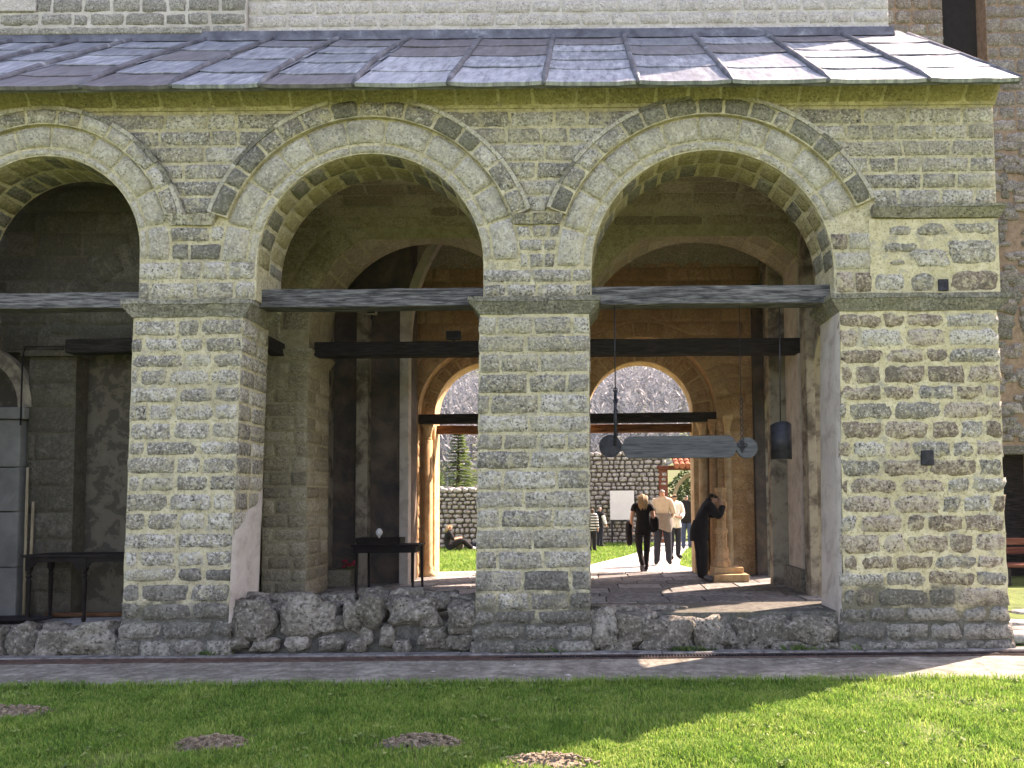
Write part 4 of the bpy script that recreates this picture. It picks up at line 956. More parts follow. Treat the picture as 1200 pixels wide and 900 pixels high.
# molehills
lab = ['brown molehill on the lawn at the foot of the dark table arch', 'small round molehill on the lawn in front of the plastered pier', 'molehill on the shaded lawn in front of the boulder ledge', 'molehill at the very edge of the sunlit grass']
for c, (rx, ry), lb_ in zip(hills_, HR, lab):
    n = 22; V = [(c.x, c.y, .0)]; f = []; nr = 7
    V = []
    for i in range(nr + 1):
        t = i / nr
        for k in range(n):
            a = 2 * math.pi * k / n; e = 1 + .22 * noise.noise(Vector((math.cos(a) * 1.5, math.sin(a) * 1.5, c.x)))
            z = .050 * (1 - t * t) + .020 * noise.noise(Vector((c.x + t * 6 * math.cos(a), c.y + t * 6 * math.sin(a), 2))) - .015
            V.append((c.x + rx * t * e * math.cos(a), c.y + ry * t * e * math.sin(a), z if i < nr else -.03))
    f = [(i * n + k, i * n + (k + 1) % n, (i + 1) * n + (k + 1) % n, (i + 1) * n + k) for i in range(nr) for k in range(n)]
    mh = mesh_obj('molehill', V, f, M_soil, None, True); tag(mh, lb_, 'molehill', 'molehills on the lawn')
    cl = MB()
    for _ in range(340):
        a = U(0, 6.28); t = 1.25 * math.sqrt(U(0, 1)); s = U(.003, .016) * U(.5, 1.2); x = c.x + rx * t * math.cos(a); y = c.y + ry * t * math.sin(a); z = .050 * (1 - t * t) + U(-.008, .012)
        cl.hexa([(x + dx * s * U(.5, 1.2), y + dy * s * U(.5, 1.2), z + dz * s) for dz in (-.6, .6) for dx, dy in ((-1, -1), (1, -1), (1, 1), (-1, 1))])
    tag(cl.build('soil_crumbs', M_soil, mh), kind='stuff')
# fallen scraps on path: pale petals
for k in range(26):
    x, y = U(-5.5, 3), U(7.3, 8.2); s = U(.012, .04)
    if k < 14:
        tag(mesh_obj('pale_chip', [(x - s, y, .024), (x, y - s * .5, .026), (x + s, y + .003, .024), (x + .2 * s, y + s * .6, .03), (x, y, .034)], [(0, 1, 4), (1, 2, 4), (2, 3, 4), (3, 0, 4), (3, 2, 1, 0)], M_dry), 'tiny pale stone chip lying on the dark path', 'stone chip', 'pale chips scattered on the dark path')

# ================================================================== FURNITURE AND HANGING THINGS
# wooden sounding plank on its iron hangers
sp = thing('wooden_semantron', 'long grey wooden sounding plank with round ends hanging under the beam', 'semantron', tuple(at(795, 524, 8.82)))
s_ = 8.82 / F
c0, c1 = at(715, 523, 8.82), at(875, 525, 8.82)
out = []
def arc(c, r, t0, t1, n): return [(c.x + r * math.cos(lerp(t0, t1, i / n)), c.z + r * math.sin(lerp(t0, t1, i / n))) for i in range(n + 1)]
hw = 13 * s_; x0, x1 = c0.x + 17 * s_, c1.x - 15 * s_; zc = (c0.z + c1.z) / 2
pl_ = [(x0 - .02, zc - .035), (x0 + .01, zc - hw * .75), (x0 + .05, zc - hw), (x1 - .05, zc - hw), (x1 - .0, zc - hw * .75), (x1 + .02, zc - .04)] + arc(c1, 12.5 * s_, -2.6, 2.6, 18) + \
      [(x1 + .02, zc + .04), (x1, zc + hw * .75), (x1 - .05, zc + hw), (x0 + .05, zc + hw), (x0, zc + hw * .75), (x0 - .02, zc + .035)] + arc(c0, 13 * s_, .5, 5.78, 18)
m = MB(); k = len(pl_)
m.add([(x, 8.79, z) for x, z in pl_] + [(x, 8.85, z) for x, z in pl_], [tuple(range(k)), tuple(range(2 * k - 1, k - 1, -1))] + [(i, i + k, (i + 1) % k + k, (i + 1) % k) for i in range(k)])
m.build('plank', M_wgrey_p, sp, bevel=.006)
ci = MB(); ci.lathe((0, 0, 0), [(13.2 * s_, 0), (13.2 * s_, .012)], 22)
mesh_obj('end_disc', [(c0.x + v[0], 8.785 - v[2], c0.z + v[1]) for v in ci.v], ci.f, M_iron, sp)
def chain(par, p0, p1, name='hanger_wire', r=.006):
    m = MB(); m.tube([p0, p1], r, 6); return m.build(name, M_iron, par, smooth=True)
zb = 3.955
pL = at(721, 458, 8.82)
chain(sp, (pL.x, 8.80, zb), (pL.x, 8.80, pL.z), r=.008); chain(sp, (pL.x, 8.78, pL.z), (pL.x - .01, 8.775, c0.z), 'iron_hook', .02)
for k in range(5):
    z = lerp(pL.z, c0.z + .15, k / 4); m = MB(); m.tube([(pL.x + .022 * math.cos(t), 8.775 + (.012 * math.sin(t) if k % 2 else 0), z + .03 * math.sin(t)) for t in [i * math.pi / 5 for i in range(11)]], .007, 6); m.build('chain_link', M_iron, sp, smooth=True)
pR = at(868, 470, 8.82); chain(sp, (pR.x, 8.80, zb), (pR.x, 8.80, pR.z), r=.004)
for k in range(8):
    z = lerp(pR.z, c1.z + .1, k / 7); m = MB(); m.tube([(pR.x + .016 * math.cos(t), 8.79 + (.01 * math.sin(t) if k % 2 else 0), z + .03 * math.sin(t)) for t in [i * math.pi / 5 for i in range(11)]], .005, 6); m.build('chain_link', M_iron, sp, smooth=True)
tr = MB()
for dx, dz in ((-.035, .03), (.035, .03), (0, -.01), (0, .06)): tr.tube([(pR.x + dx + .02 * math.cos(t), 8.783, c1.z + dz + .02 * math.sin(t)) for t in [i * math.pi / 5 for i in range(11)]], .007, 6)
tr.tube([(pR.x, 8.783, c1.z + .08), (pR.x, 8.783, c1.z - .06)], .008, 6); tr.build('iron_boss', M_iron, sp)
# curved iron gong
gp = at(917, 518, 9.0); gs = 9.0 / F
ig = thing('iron_gong', 'curved dark iron plate hanging at the corner pier beside the plank', 'gong', (gp.x, 9.0, gp.z))
V = []; n = 12
for i in range(n + 1):
    t = lerp(-1.35, 1.35, i / n); r = 13 * gs
    zt = gp.z + 21 * gs + .05 * math.cos(t) - .02; zb_ = gp.z - 20 * gs
    for rr in (r, r - .018): V += [(gp.x + rr * math.sin(t), 9.1 - rr * math.cos(t) * 1.2, zb_), (gp.x + rr * math.sin(t), 9.1 - rr * math.cos(t) * 1.2, zt)]
f = [(0, 1, 3, 2), (n * 4, n * 4 + 2, n * 4 + 3, n * 4 + 1)]
for i in range(n):
    a, b = i * 4, i * 4 + 4; f += [(a, b, b + 1, a + 1), (a + 2, a + 3, b + 3, b + 2), (a + 1, b + 1, b + 3, a + 3), (a, a + 2, b + 2, b)]
mesh_obj('plate', V, f, M_iron, ig, True)
chain(ig, (gp.x - .02, 8.93, zb + .01), (gp.x - .02, 9.0, gp.z + 20 * gs), r=.007); m = MB(); m.tube([(gp.x - .09, 8.99, gp.z + 20 * gs), (gp.x, 9.0, gp.z + 24 * gs), (gp.x + .07, 9.0, gp.z + 20 * gs)], .008, 6); m.build('bracket', M_iron, ig)

# dark table behind the left arch
t1 = thing('dark_table', 'dark wooden table with turned legs and scalloped apron against the church wall', 'table', (-6.1, 9.7, FL))
a, b = at(28, 640, 9.5), at(168, 640, 9.5); zt = FL + .83
box('table_top', (a.x, 9.44, zt - .035), (b.x, 9.95, zt), M_wtable, t1, bevel=.008)
def turned(x, y, z0, z1, par, mat, r=.03):
    m = MB(); h = z1 - z0
    m.lathe((x, y, z0), [(r * .6, 0), (r * .9, h * .04), (r * .6, h * .08), (r * .75, h * .3), (r, h * .62), (r * .7, h * .68), (r * 1.15, h * .71), (r * .75, h * .74), (r * 1.1, h * .8)], 10)
    m.box((x - r, y - r, z0 + h * .8), (x + r, y + r, z1)); return m.build('leg', mat, par)
for x, y in ((a.x + .08, 9.49), (b.x - .08, 9.49), (a.x + .08, 9.88), (b.x - .08, 9.88), (lerp(a.x, b.x, .52), 9.49)): turned(x, y, FL + .006, zt - .037, t1, M_wtable)
m = MB(); n = 24; V = []
for i in range(n + 1):
    t = i / n; x = lerp(a.x + .05, b.x - .05, t); d = .08 + .05 * abs(math.sin(t * math.pi * 2)) ** .5 * -1 + .06 * (abs((t * 2) % 1 - .5) > .38)
    V += [(x, 9.47, zt - .04), (x, 9.47, zt - .06 - max(.03, d)), (x, 9.49, zt - .04), (x, 9.49, zt - .06 - max(.03, d))]
f = []
for i in range(n): q = i * 4; f += [(q, q + 4, q + 5, q + 1), (q + 2, q + 3, q + 7, q + 6), (q + 1, q + 5, q + 7, q + 3)]
m.add(V, f); m.build('apron', M_wtable, t1)
tag(box('floor_board', (-7.0, 9.96, FL + .004), (-5.2, 10.03, FL + .05), M_wbrown, None, bevel=.006), 'narrow wooden board on the floor under the turned-leg table', 'board')
for k, px in enumerate((33, 38.5)):
    p = at(px, 715, 9.98); q = at(px + 1.5 + k, 548 + 40 * k, 10.02)
    m = MB(); m.tube([(p.x, 9.9, FL + .008), (q.x, 9.99, q.z)], .017, 8)
    tag(m.build('wooden_pole', M_wpale, None, smooth=True), ('taller' if k == 0 else 'shorter') + ' of two thin pale poles leaning beside the turned-leg table', 'pole', 'poles leaning beside the turned-leg table')
cb = MB()
for k in range(5):
    rr = .16 + .05 * k; cb.tube([(-7.0 + rr * 1.3 * math.cos(t), 9.42 + rr * .45 * math.sin(t) , FL + .02 + .012 * k) for t in [i * .35 for i in range(19)]], .014, 6)
tag(cb.build('cable_coil', M_cable, None, smooth=True), 'coil of black cable lying on the porch floor by the marble door frame', 'cable')
cw_ = MB(); cw_.tube([(-7.36, LY - .11, 2.75), (-7.36, LY - .11, 3.62), (-7.33, LY - .11, 3.78), (-6.6, LY - .11, 3.775), (-6.0, LY - .05, 3.79)], .010, 6)
tag(cw_.build('wall_cable', M_cable, None, smooth=True), 'thin black cable fixed along the pilaster top beside the marble door frame', 'cable')

# dark table in the middle arch, with its things
ty = 12.0
t2 = thing('small_table', 'plain dark table with slanting legs inside the middle arch', 'table', (-3.15, 12.1, FL))
tY = onz(485, 697, FL).y - .1
a, b = at(414, 640, tY), at(487, 640, tY); zt = FL + .79; tb = tY + .5
box('table_top', (a.x - .03, tY - .03, zt - .03), (b.x + .05, tb, zt), M_wtable, t2, bevel=.006)
box('apron', (a.x, tY, zt - .13), (b.x, tb - .04, zt - .033), M_wtable, t2)
for x, y, dx in ((a.x + .05, tY + .03, -.01), (b.x - .05, tY + .03, .0), (a.x + .13, tb - .08, .0), (b.x - .0, tb - .08, .02)):
    m = MB(); w_ = .022; m.hexa([(x + dx - w_ * .7, y - w_ * .7, FL + .006), (x + dx + w_ * .7, y - w_ * .7, FL + .006), (x + dx + w_ * .7, y + w_ * .7, FL + .006), (x + dx - w_ * .7, y + w_ * .7, FL + .006), (x - w_, y - w_, zt - .033), (x + w_, y - w_, zt - .033), (x + w_, y + w_, zt - .033), (x - w_, y + w_, zt - .033)])
    m.build('leg', M_wtable, t2)
tr_ = thing('black_tray', 'shallow black tray on the plain table in the middle arch', 'tray', (lerp(a.x, b.x, .38), tY + .2, zt))
xc = lerp(a.x, b.x, .38); m = MB()
m.box((xc - .34, tY + .06, zt + .002), (xc + .34, tY + .38, zt + .02)); m.build('base', M_wtable, tr_)
m = MB(); m.box((xc - .34, tY + .05, zt + .022), (xc + .34, tY + .06, zt + .10)); m.box((xc - .34, tY + .38, zt + .022), (xc + .34, tY + .39, zt + .10)); m.box((xc - .35, tY + .05, zt + .022), (xc - .34, tY + .39, zt + .10)); m.box((xc + .34, tY + .05, zt + .022), (xc + .35, tY + .39, zt + .10)); m.build('side', M_wtable, tr_)
lp = thing('glass_oil_lamp', 'small white glass lamp standing on the tray on the plain table', 'lamp', (xc - .02, tY + .2, zt + .02))
m = MB(); m.lathe((xc - .02, tY + .2, zt + .022), [(.05, 0), (.05, .015), (.015, .03), (.013, .09), (.03, .10)], 12); m.build('foot', M_glass, lp, smooth=True)
m = MB(); m.lathe((xc - .02, tY + .2, zt + .124), [(.028, 0), (.05, .03), (.055, .065), (.04, .10), (.02, .12)], 12); m.build('globe', M_glass, lp, smooth=True)
fb = thing('flower_bunch', 'small bunch of red flowers on the stone plinth beside the plain table', 'flowers', (-4.1, 13.4, FL + .28))
fp = at(410, 672, 13.5)
for k in range(14):
    x, y, z = fp.x + U(-.13, .1), 13.55 + U(-.06, .06), FL + .30 + U(.03, .13)
    rock('blossom', (x, y, z), (.035, .035, .03), M_flower, fb, 1, .3)
m = MB()
for k in range(8): m.tube([(fp.x + U(-.1, .1), 13.55 + U(-.05, .05), FL + .285), (fp.x + U(-.1, .1), 13.55, FL + .36)], .005, 5)
m.build('stems', M_needle, fb)
# flood lamps
for px, py, Y, sc, lb_ in ((532, 394, 12.1, 1.0, 'small black flood lamp on the dark beam of the middle arch'), (436, 366, 13.6, .8, 'small pale flood lamp high on the painted wall')):
    p = at(px, py, Y); t = thing('flood_lamp', lb_, 'lamp', tuple(p))
    mt = M_iron if sc == 1 else M_plaster
    box('housing', (p.x - .12 * sc, Y - .05, p.z - .06 * sc), (p.x + .11 * sc, Y + .04, p.z + .08 * sc), mt, t, bevel=.012)
    m = MB(); m.box((p.x - .02, Y - .01, p.z - .16 * sc), (p.x + .02, Y + .012, p.z - .06 * sc - .003)); m.build('bracket', M_iron, t)
    box('glass', (p.x - .095 * sc, Y - .058, p.z - .035 * sc), (p.x + .085 * sc, Y - .0525, p.z + .06 * sc), M_cable, t)
# carved stone pedestal on its step by the right far jamb
bp = onz(848, 672, FL)
cp = thing('carved_pedestal', 'carved pale stone pedestal with moulded shaft on a stone step by the far arch', 'pedestal', (2.28, 14.3, FL))
PX_, PY_ = at(846, 660, 13.9).x, 13.9
box('step', (PX_ - .20, PY_ - .34, FL), (PX_ + .42, PY_ + .40, FL + .13), M_jamb, cp, bevel=.015)
box('step', (PX_ - .16, PY_ - .16, FL + .133), (PX_ + .36, PY_ + .35, FL + .24), M_jamb, cp, bevel=.012)
m = MB(); m.lathe((PX_, PY_, FL + .243), [(.16, 0), (.16, .10), (.13, .15), (.12, .34), (.10, .36), (.095, .58), (.12, .62), (.12, .66), (.085, .70), (.08, 1.0), (.105, 1.06), (.11, 1.16), (.08, 1.20), (.08, 1.30), (.11, 1.36), (.11, 1.42)], 8)
m.build('shaft', M_warm, cp)

# ================================================================== THE YARD BEYOND
YG = 0.235
def drystone(x0, x1, y, h, label, top):
    t = thing('drystone_wall', label, 'wall', ((x0 + x1) / 2, y, YG))
    box('wall_core', (x0, y + .06, YG - .1), (x1, y + .6, YG + h - .08), M_gap, t)
    m = MB(); z = YG
    while z < YG + h - .05:
        rh = U(.12, .19); x = x0 + U(-.1, .1)
        while x < x1:
            w_ = U(.14, .34); c = (x + w_ / 2, y + U(-.03, .04), z + rh / 2 + U(-.015, .015))
            sx, sz = w_ * .5 - .008, rh * .5 - .006
            p = []
            for yy, k in ((.12, 1.0), (-.05, .95), (-.10, .62)):
                for a in range(8):
                    t_ = a / 8 * 2 * math.pi; e = U(.82, 1.1)
                    p.append((c[0] + sx * k * e * math.copysign(abs(math.cos(t_)) ** .6, math.cos(t_)), c[1] + yy, c[2] + sz * k * e * math.copysign(abs(math.sin(t_)) ** .6, math.sin(t_))))
            m.add(p, [(r * 8 + a, r * 8 + (a + 1) % 8, (r + 1) * 8 + (a + 1) % 8, (r + 1) * 8 + a) for r in range(2) for a in range(8)] + [tuple(16 + a for a in range(8))])
            x += w_
        z += rh
    tag(m.build('stones', M_dry, t, smooth=True), kind='stuff')
    for k in range(int((x1 - x0) / .35)):
        rock('cap_stone', (x0 + .17 + k * .35 + U(-.05, .05), y + .25, YG + h + U(-.05, .06)), (.2, .3, U(.07, .13)), M_dry, t, 2, .35)
    return t
drystone(-9.0, -1.4, 25.5, 1.95, 'low drystone wall behind the sitting people', 0)
drystone(-1.3, 2.72, 27.6, 3.25, 'tall drystone wall behind the white notice board', 0)
nbp = at(729, 592, 27.3); k_ = 27.3 / F
nt_ = thing('notice_board', 'blank white notice board on posts in front of the tall drystone wall', 'sign', (nbp.x, 27.3, YG))
box('panel', (nbp.x - 14 * k_, 27.28, nbp.z - 17 * k_), (nbp.x + 14 * k_, 27.31, nbp.z + 17 * k_), M_white, nt_)
for s in (-1, 1): box('post', (nbp.x + s * 12 * k_ - .03, 27.313, YG), (nbp.x + s * 12 * k_ + .03, 27.37, nbp.z + 15 * k_), M_iron, nt_)
gt = thing('gateway', 'brown wooden gateway with red tiled roof at the end of the drystone wall', 'gate', (3.6, 27.8, YG))
g0, g1 = at(772, 590, 27.6).x, at(784, 590, 27.6).x
box('post', (g0, 27.5, YG), (g1 - .04, 27.85, 2.85), M_wred, gt, bevel=.02); box('post', (5.3, 27.5, YG), (5.6, 27.85, 2.85), M_wred, gt, bevel=.02)
box('lintel', (g0 - .05, 27.45, 2.853), (5.8, 27.9, 3.0), M_wred, gt, bevel=.02)
ring_block('arch_board', 4.15, 1.75, .98, 1.1, 0.1, math.pi - .1, 27.55, 27.7, M_wpale, gt, n=14)
for k in range(16):
    x = g1 + .1 + k * .2
    for r in range(3):
        y = 26.9 + r * .34; z = 2.95 + r * .14; m = MB(); m.tube([(x + .12, y, z), (x + .12, y + .4, z + .14)], [.10, .085], 8); m.build('roof_tile', M_tile, gt)
# shrub through the gateway
def leafcloud(name, c, rad, n, s, mat, par=None):
    m = MB()
    for _ in range(n):
        d = Vector((R.gauss(0, 1), R.gauss(0, 1), R.gauss(0, 1))).normalized() * U(.35, 1) ** .5
        k = 1 + .3 * noise.noise(d * 2.2 + Vector(c)); p = Vector(c) + Vector((d.x * rad[0], d.y * rad[1], d.z * rad[2])) * k
        a = Vector((U(-1, 1), U(-1, 1), U(-.6, .6))).normalized() * s * U(.6, 1.3); b_ = a.cross(Vector((U(-1, 1), U(-1, 1), U(-1, 1)))).normalized() * s * .45
        m.add([p - a, p + b_, p + a, p - b_], [(0, 1, 2, 3)])
    return m.build(name, mat, par)
sh = thing('garden_shrub', 'dense green shrub seen through the gateway', 'shrub', (4.3, 30.5, YG))
leafcloud('crown', (4.4, 30.5, 1.7), (1.3, .9, 1.5), 2600, .11, M_shrub, sh)
m = MB()
for k in range(5): m.tube([(4.4 + U(-.1, .1), 30.5, YG), (4.4 + U(-.6, .6), 30.5 + U(-.3, .3), 1.8)], [.05, .015], 6)
m.build('stem', M_bark, sh)
# conifers
def conifer(px, Y, ztop, label, spread):
    x = at(px, 540, Y).x; t = thing('spruce_tree', label, 'tree', (x, Y, 0))
    m = MB(); m.tube([(x, Y, -.3), (x, Y, ztop * .6), (x, Y, ztop)], [.16, .09, .01], 8); m.build('trunk', M_bark, t)
    m = MB(); lv = 34
    for i in range(lv):
        z = lerp(.5, ztop - .03, i / (lv - 1)); r = spread * (1 - (z / ztop)) ** .85 + .05
        for k in range(15):
            a = U(0, 6.28); L_ = r * U(.6, 1.12); dr_ = U(.12, .4)
            for j in range(9):
                s = (j + U(0, .8)) / 9; cx_, cy_, cz_ = x + math.cos(a) * L_ * s, Y + math.sin(a) * L_ * s, z - dr_ * L_ * s * s + .1 * s
                for sd_ in (-1, 1):
                    ln = .22 * (1.15 - s) + .10; aa = a + sd_ * U(.5, 1.1)
                    tip = (cx_ + math.cos(aa) * ln, cy_ + math.sin(aa) * ln, cz_ + U(-.05, .04)); w_ = .035
                    m.add([(cx_ - math.sin(aa) * w_, cy_ + math.cos(aa) * w_, cz_), (cx_ + math.sin(aa) * w_, cy_ - math.cos(aa) * w_, cz_ + .012), tip], [(0, 1, 2)])
    m.build('crown', M_needle, t)
conifer(537, 34, 4.9, 'bright green young spruce behind the low drystone wall', 1.9)
conifer(508, 38, 4.0, 'smaller spruce partly hidden by the lit jamb of the far arch', 1.3)
# hillside with its wood
def hz(x, y): return -2.0 + max(0, y - 55) * .225 + 7 * noise.noise(Vector((x * .006, y * .006, 4))) * min(1, max(0, (y - 60) / 120)) + (max(0, y - 480) * .12)
hx = [lerp(-420, 420, i / 42) for i in range(43)]; hy = [44, 60, 80, 100, 130, 160, 200, 240, 280, 330, 380, 440, 500, 560, 640, 760, 900]
V = [(x, y, hz(x, y)) for y in hy for x in hx]; w = len(hx)
tag(mesh_obj('hillside', V, [(j * w + i, j * w + i + 1, (j + 1) * w + i + 1, (j + 1) * w + i) for j in range(len(hy) - 1) for i in range(w - 1)], M_hill, smooth=True), kind='structure')
# meadow clearing
mc = (at(738, 455, 330).x, 330.0)
ms = []
for i in range(24):
    a = i / 24 * 6.283; e = 1 + .25 * noise.noise(Vector((math.cos(a), math.sin(a), 8))); ms.append((mc[0] + 16 * e * math.cos(a), mc[1] + 26 * e * math.sin(a)))
V = [(x, y, hz(x, y) + .8) for x, y in ms] + [(mc[0], mc[1], hz(*mc) + 1.0)]
tag(mesh_obj('meadow', V, [(i, (i + 1) % 24, 24) for i in range(24)], M_meadow), kind='structure')
def bare_wood():
    m = MB()
    for _ in range(3800):
        y = U(75, 640); x = y * U(-.26, .21)
        if ((x - mc[0]) / 18) ** 2 + ((y - mc[1]) / 30) ** 2 < 1: continue
        if noise.noise(Vector((x * .02, y * .012, 9))) < -.28: continue
        z = hz(x, y); h = U(4, 7.5); k = 34 if y > 250 else 54
        m.add([(x - .12, y, z - .5), (x + .12, y, z - .5), (x, y, z + h * .9)], [(0, 1, 2)])
        for _ in range(k):
            t = U(.2, .9); a = U(0, 6.28); ln = h * U(.18, .36) * (1.2 - t * .6); el = U(-.1, 1.2)
            p = Vector((x, y, z + h * t)); d = Vector((math.cos(a) * math.cos(el), math.sin(a) * math.cos(el), math.sin(el))) * ln
            sdv = d.cross(Vector((U(-1, 1), U(-1, 1), U(-1, 1)))).normalized() * ln * U(.05, .10)
            m.add([p, p + d * .6 + sdv, p + d, p + d * .7 - sdv], [(0, 1, 2, 3)])
    return tag(m.build('bare_wood', M_twig), 'pale leafless wood covering the far hillside', 'wood', kind='stuff')
bare_wood()

# ================================================================== PEOPLE
J0 = dict(pelvis=(0, 0, .95), spine=(0, .0, 1.12), chest=(0, .005, 1.31), neck=(0, -.005, 1.46), head=(0, .015, 1.56), crown=(0, .01, 1.64),
          hipR=(.09, 0, .90), kneeR=(.10, .01, .50), ankR=(.10, -.02, .09), toeR=(.115, .14, .035),
          shR=(.165, 0, 1.40), elR=(.215, -.02, 1.13), wrR=(.23, .04, .89), haR=(.23, .06, .81))
for k in list(J0):
    if k.endswith('R'): x, y, z = J0[k]; J0[k[:-1] + 'L'] = (-x, y, z)
J0['nose'] = (0, .105, 1.555)
BON = [('pelvis','spine','belly'),('spine','chest','chest'),('chest','neck','chest'),('neck','head','head'),('head','crown','head'),('head','nose','face')]
for s in 'LR': BON += [('pelvis','hip'+s,'hip'),('hip'+s,'knee'+s,'thigh'),('knee'+s,'ank'+s,'shin'),('ank'+s,'toe'+s,'foot'),('chest','sh'+s,'chest'),('sh'+s,'el'+s,'uarm'),('el'+s,'wr'+s,'farm'),('wr'+s,'ha'+s,'hand')]
RAD = dict(pelvis=(.145,.115), spine=(.125,.10), chest=(.15,.115), neck=(.052,.055), head=(.078,.092), crown=(.066,.078), hip=(.095,.095), knee=(.062,.062), ank=(.042,.045), toe=(.04,.03), sh=(.068,.068), el=(.044,.044), wr=(.03,.03), ha=(.036,.022), nose=(.012,.012))
def person(label, base, heading, H, J=None, wear=(), hair=None, fat=1.0, group=None):
    j = dict(J0); j.update(J or {}); names = list(j); k = H / 1.70
    root = thing('person', label, 'person', tuple(base), group)
    sh_, ch_ = math.sin(heading), math.cos(heading)
    def T(p): x, y, z = p[0] * k, p[1] * k, p[2] * k; return Vector((base[0] + x * ch_ + y * sh_, base[1] - x * sh_ + y * ch_, base[2] + z))
    me = bpy.data.meshes.new('skeleton'); me.from_pydata([j[n] for n in names], [(names.index(a), names.index(b)) for a, b, _ in BON], [])
    o = bpy.data.objects.new('skeleton', me); COL.objects.link(o)
    md = o.modifiers.new('skin', 'SKIN'); md.branch_smoothing = .6
    sk = me.skin_vertices[0].data
    for i, n in enumerate(names):
        r = RAD[n.rstrip('LR') if n not in RAD else n]; f = fat if n in ('pelvis', 'spine', 'chest') else 1
        sk[i].radius = (r[0] * f, r[1] * f); sk[i].use_root = n == 'pelvis'
    ss = o.modifiers.new('sub', 'SUBSURF'); ss.levels = 2; ss.render_levels = 2
    dg = bpy.context.evaluated_depsgraph_get(); m2 = bpy.data.meshes.new_from_object(o.evaluated_get(dg))
    V = [v.co.copy() for v in m2.vertices]; NRM = [v.normal.copy() for v in m2.vertices]; FC = [tuple(p.vertices) for p in m2.polygons]
    bpy.data.objects.remove(o); bpy.data.meshes.remove(m2)
    segs = [(Vector(j[a]), Vector(j[b]), g) for a, b, g in BON]
    def near(c):
        best = (9, '')
        for a, b, g in segs:
            d = b - a; t = min(1, max(0, (c - a).dot(d) / max(d.length_squared, 1e-6))); e = (a + d * t - c).length - {'belly': .08, 'chest': .08, 'hip': .06}.get(g, .0)
            if e < best[0]: best = (e, g)
        return best[1]
    grp = [near(sum((V[i] for i in q), Vector()) / len(q)) for q in FC]
    mb = MB(); mb.add([T(v) for v in V], FC)
    for s in 'LR':
        w0, h0 = Vector(j['wr' + s]), Vector(j['ha' + s]); d = (h0 - w0).normalized(); side = d.cross(Vector((1, 0, 0)) if abs(d.x) < .8 else Vector((0, 0, 1))).normalized()
        bend = d.cross(side) * (.02 if s == 'R' else -.02)
        for q, ln in zip((-.027, -.009, .009, .027), (.062, .076, .08, .07)):
            p = h0 + side * q; mb.tube([T(p - d * .02), T(p + d * ln * .55), T(p + d * ln + bend)], [.010 * k, .009 * k, .007 * k], 6)
        p = w0 + d * .035 + side * .03; mb.tube([T(p), T(p + side * .03 + d * .025), T(p + side * .035 + d * .06)], [.011 * k, .010 * k, .008 * k], 6)
    mb.build('body', M_skin, root, smooth=True)
    for nm, mat, gs, off, cond in wear:
        fs = [q for q, g in zip(FC, grp) if g in gs and (cond is None or cond(sum((V[i] for i in q), Vector()) / len(q)))]
        ids = sorted({i for q in fs for i in q}); mp = {a: b for b, a in enumerate(ids)}
        if not fs: continue
        m = MB(); wv = [V[i] + NRM[i] * (off + .006 * noise.noise(V[i] * 9)) for i in ids]
        m.add([T(v) for v in wv], [tuple(mp[i] for i in q) for q in fs])
        c = m.build(nm, mat, root, smooth=True)
        so = c.modifiers.new('thick', 'SOLIDIFY'); so.thickness = .008; so.offset = -1
    if hair:
        mat, long = hair; hc = Vector(j['head']); cr = Vector(j['crown']); up = (cr - Vector(j['neck'])).normalized(); fw = (Vector(j['nose']) - hc); fw = (fw - up * fw.dot(up)).normalized()
        fs = []
        for q, g in zip(FC, grp):
            if g not in ('head', 'face'): continue
            c = sum((V[i] for i in q), Vector()) / len(q) - hc
            if c.dot(up) > .045 or (c.dot(fw) < .012 and c.dot(up) > -.07): fs.append(q)
        ids = sorted({i for q in fs for i in q}); mp = {a: b for b, a in enumerate(ids)}
        m = MB(); m.add([T(V[i] + NRM[i] * (.017 + .008 * noise.noise(V[i] * 30))) for i in ids], [tuple(mp[i] for i in q) for q in fs])
        if long:
            rt = up.cross(fw)
            for q in range(11):
                s = lerp(-1, 1, q / 10); p = hc + up * .03 - fw * (.085 - .035 * abs(s)) + rt * s * .075
                m.tube([T(p), T(p - up * long * .5 - fw * .03 + rt * s * .012), T(p - up * long * U(.85, 1.05) - fw * .015)], [.022 * k, .024 * k, .010 * k], 6)
        m.build('hair', mat, root, smooth=True)
    return root, T, j
top_s = {'belly', 'chest', 'uarm'}; top_l = {'belly', 'chest', 'uarm', 'farm'}; legs = {'hip', 'thigh', 'shin'}
def gp_(px, py): return onz(px, py, .245)
neckcut = lambda c: c.z < 1.47
# woman in black walking away
b = gp_(754, 671)
p1, T1, j1 = person('person in sleeveless black top and leggings with long fair hair walking away', b, -.05, 1.68,
    dict(kneeR=(.09, .06, .50), ankR=(.05, -.02, .09), toeR=(.05, .13, .035), kneeL=(-.08, .02, .5), ankL=(-.04, -.20, .17), toeL=(-.045, -.10, .05), elL=(-.23, .0, 1.13), wrL=(-.22, .13, .93), haL=(-.21, .17, .86), elR=(.22, -.05, 1.13), wrR=(.23, .04, .90)),
    [('top', M_black, {'belly', 'chest', 'hip'}, .016, lambda c: c.z < 1.45), ('leggings', M_black, {'thigh', 'shin'}, .008, None), ('shoe', M_shoe, {'foot'}, .014, None)], (M_hairy, .30))
def bag(name, c, size, mat, label, cat, strap=None):
    t = thing(name, label, cat, (c[0], c[1], c[2] - size[2]))
    rock('pouch', c, size, mat, t, 3, .14, 1.2)
    if strap: m = MB(); m.tube(strap, .012, 6); m.build('strap', mat, t)
    return t
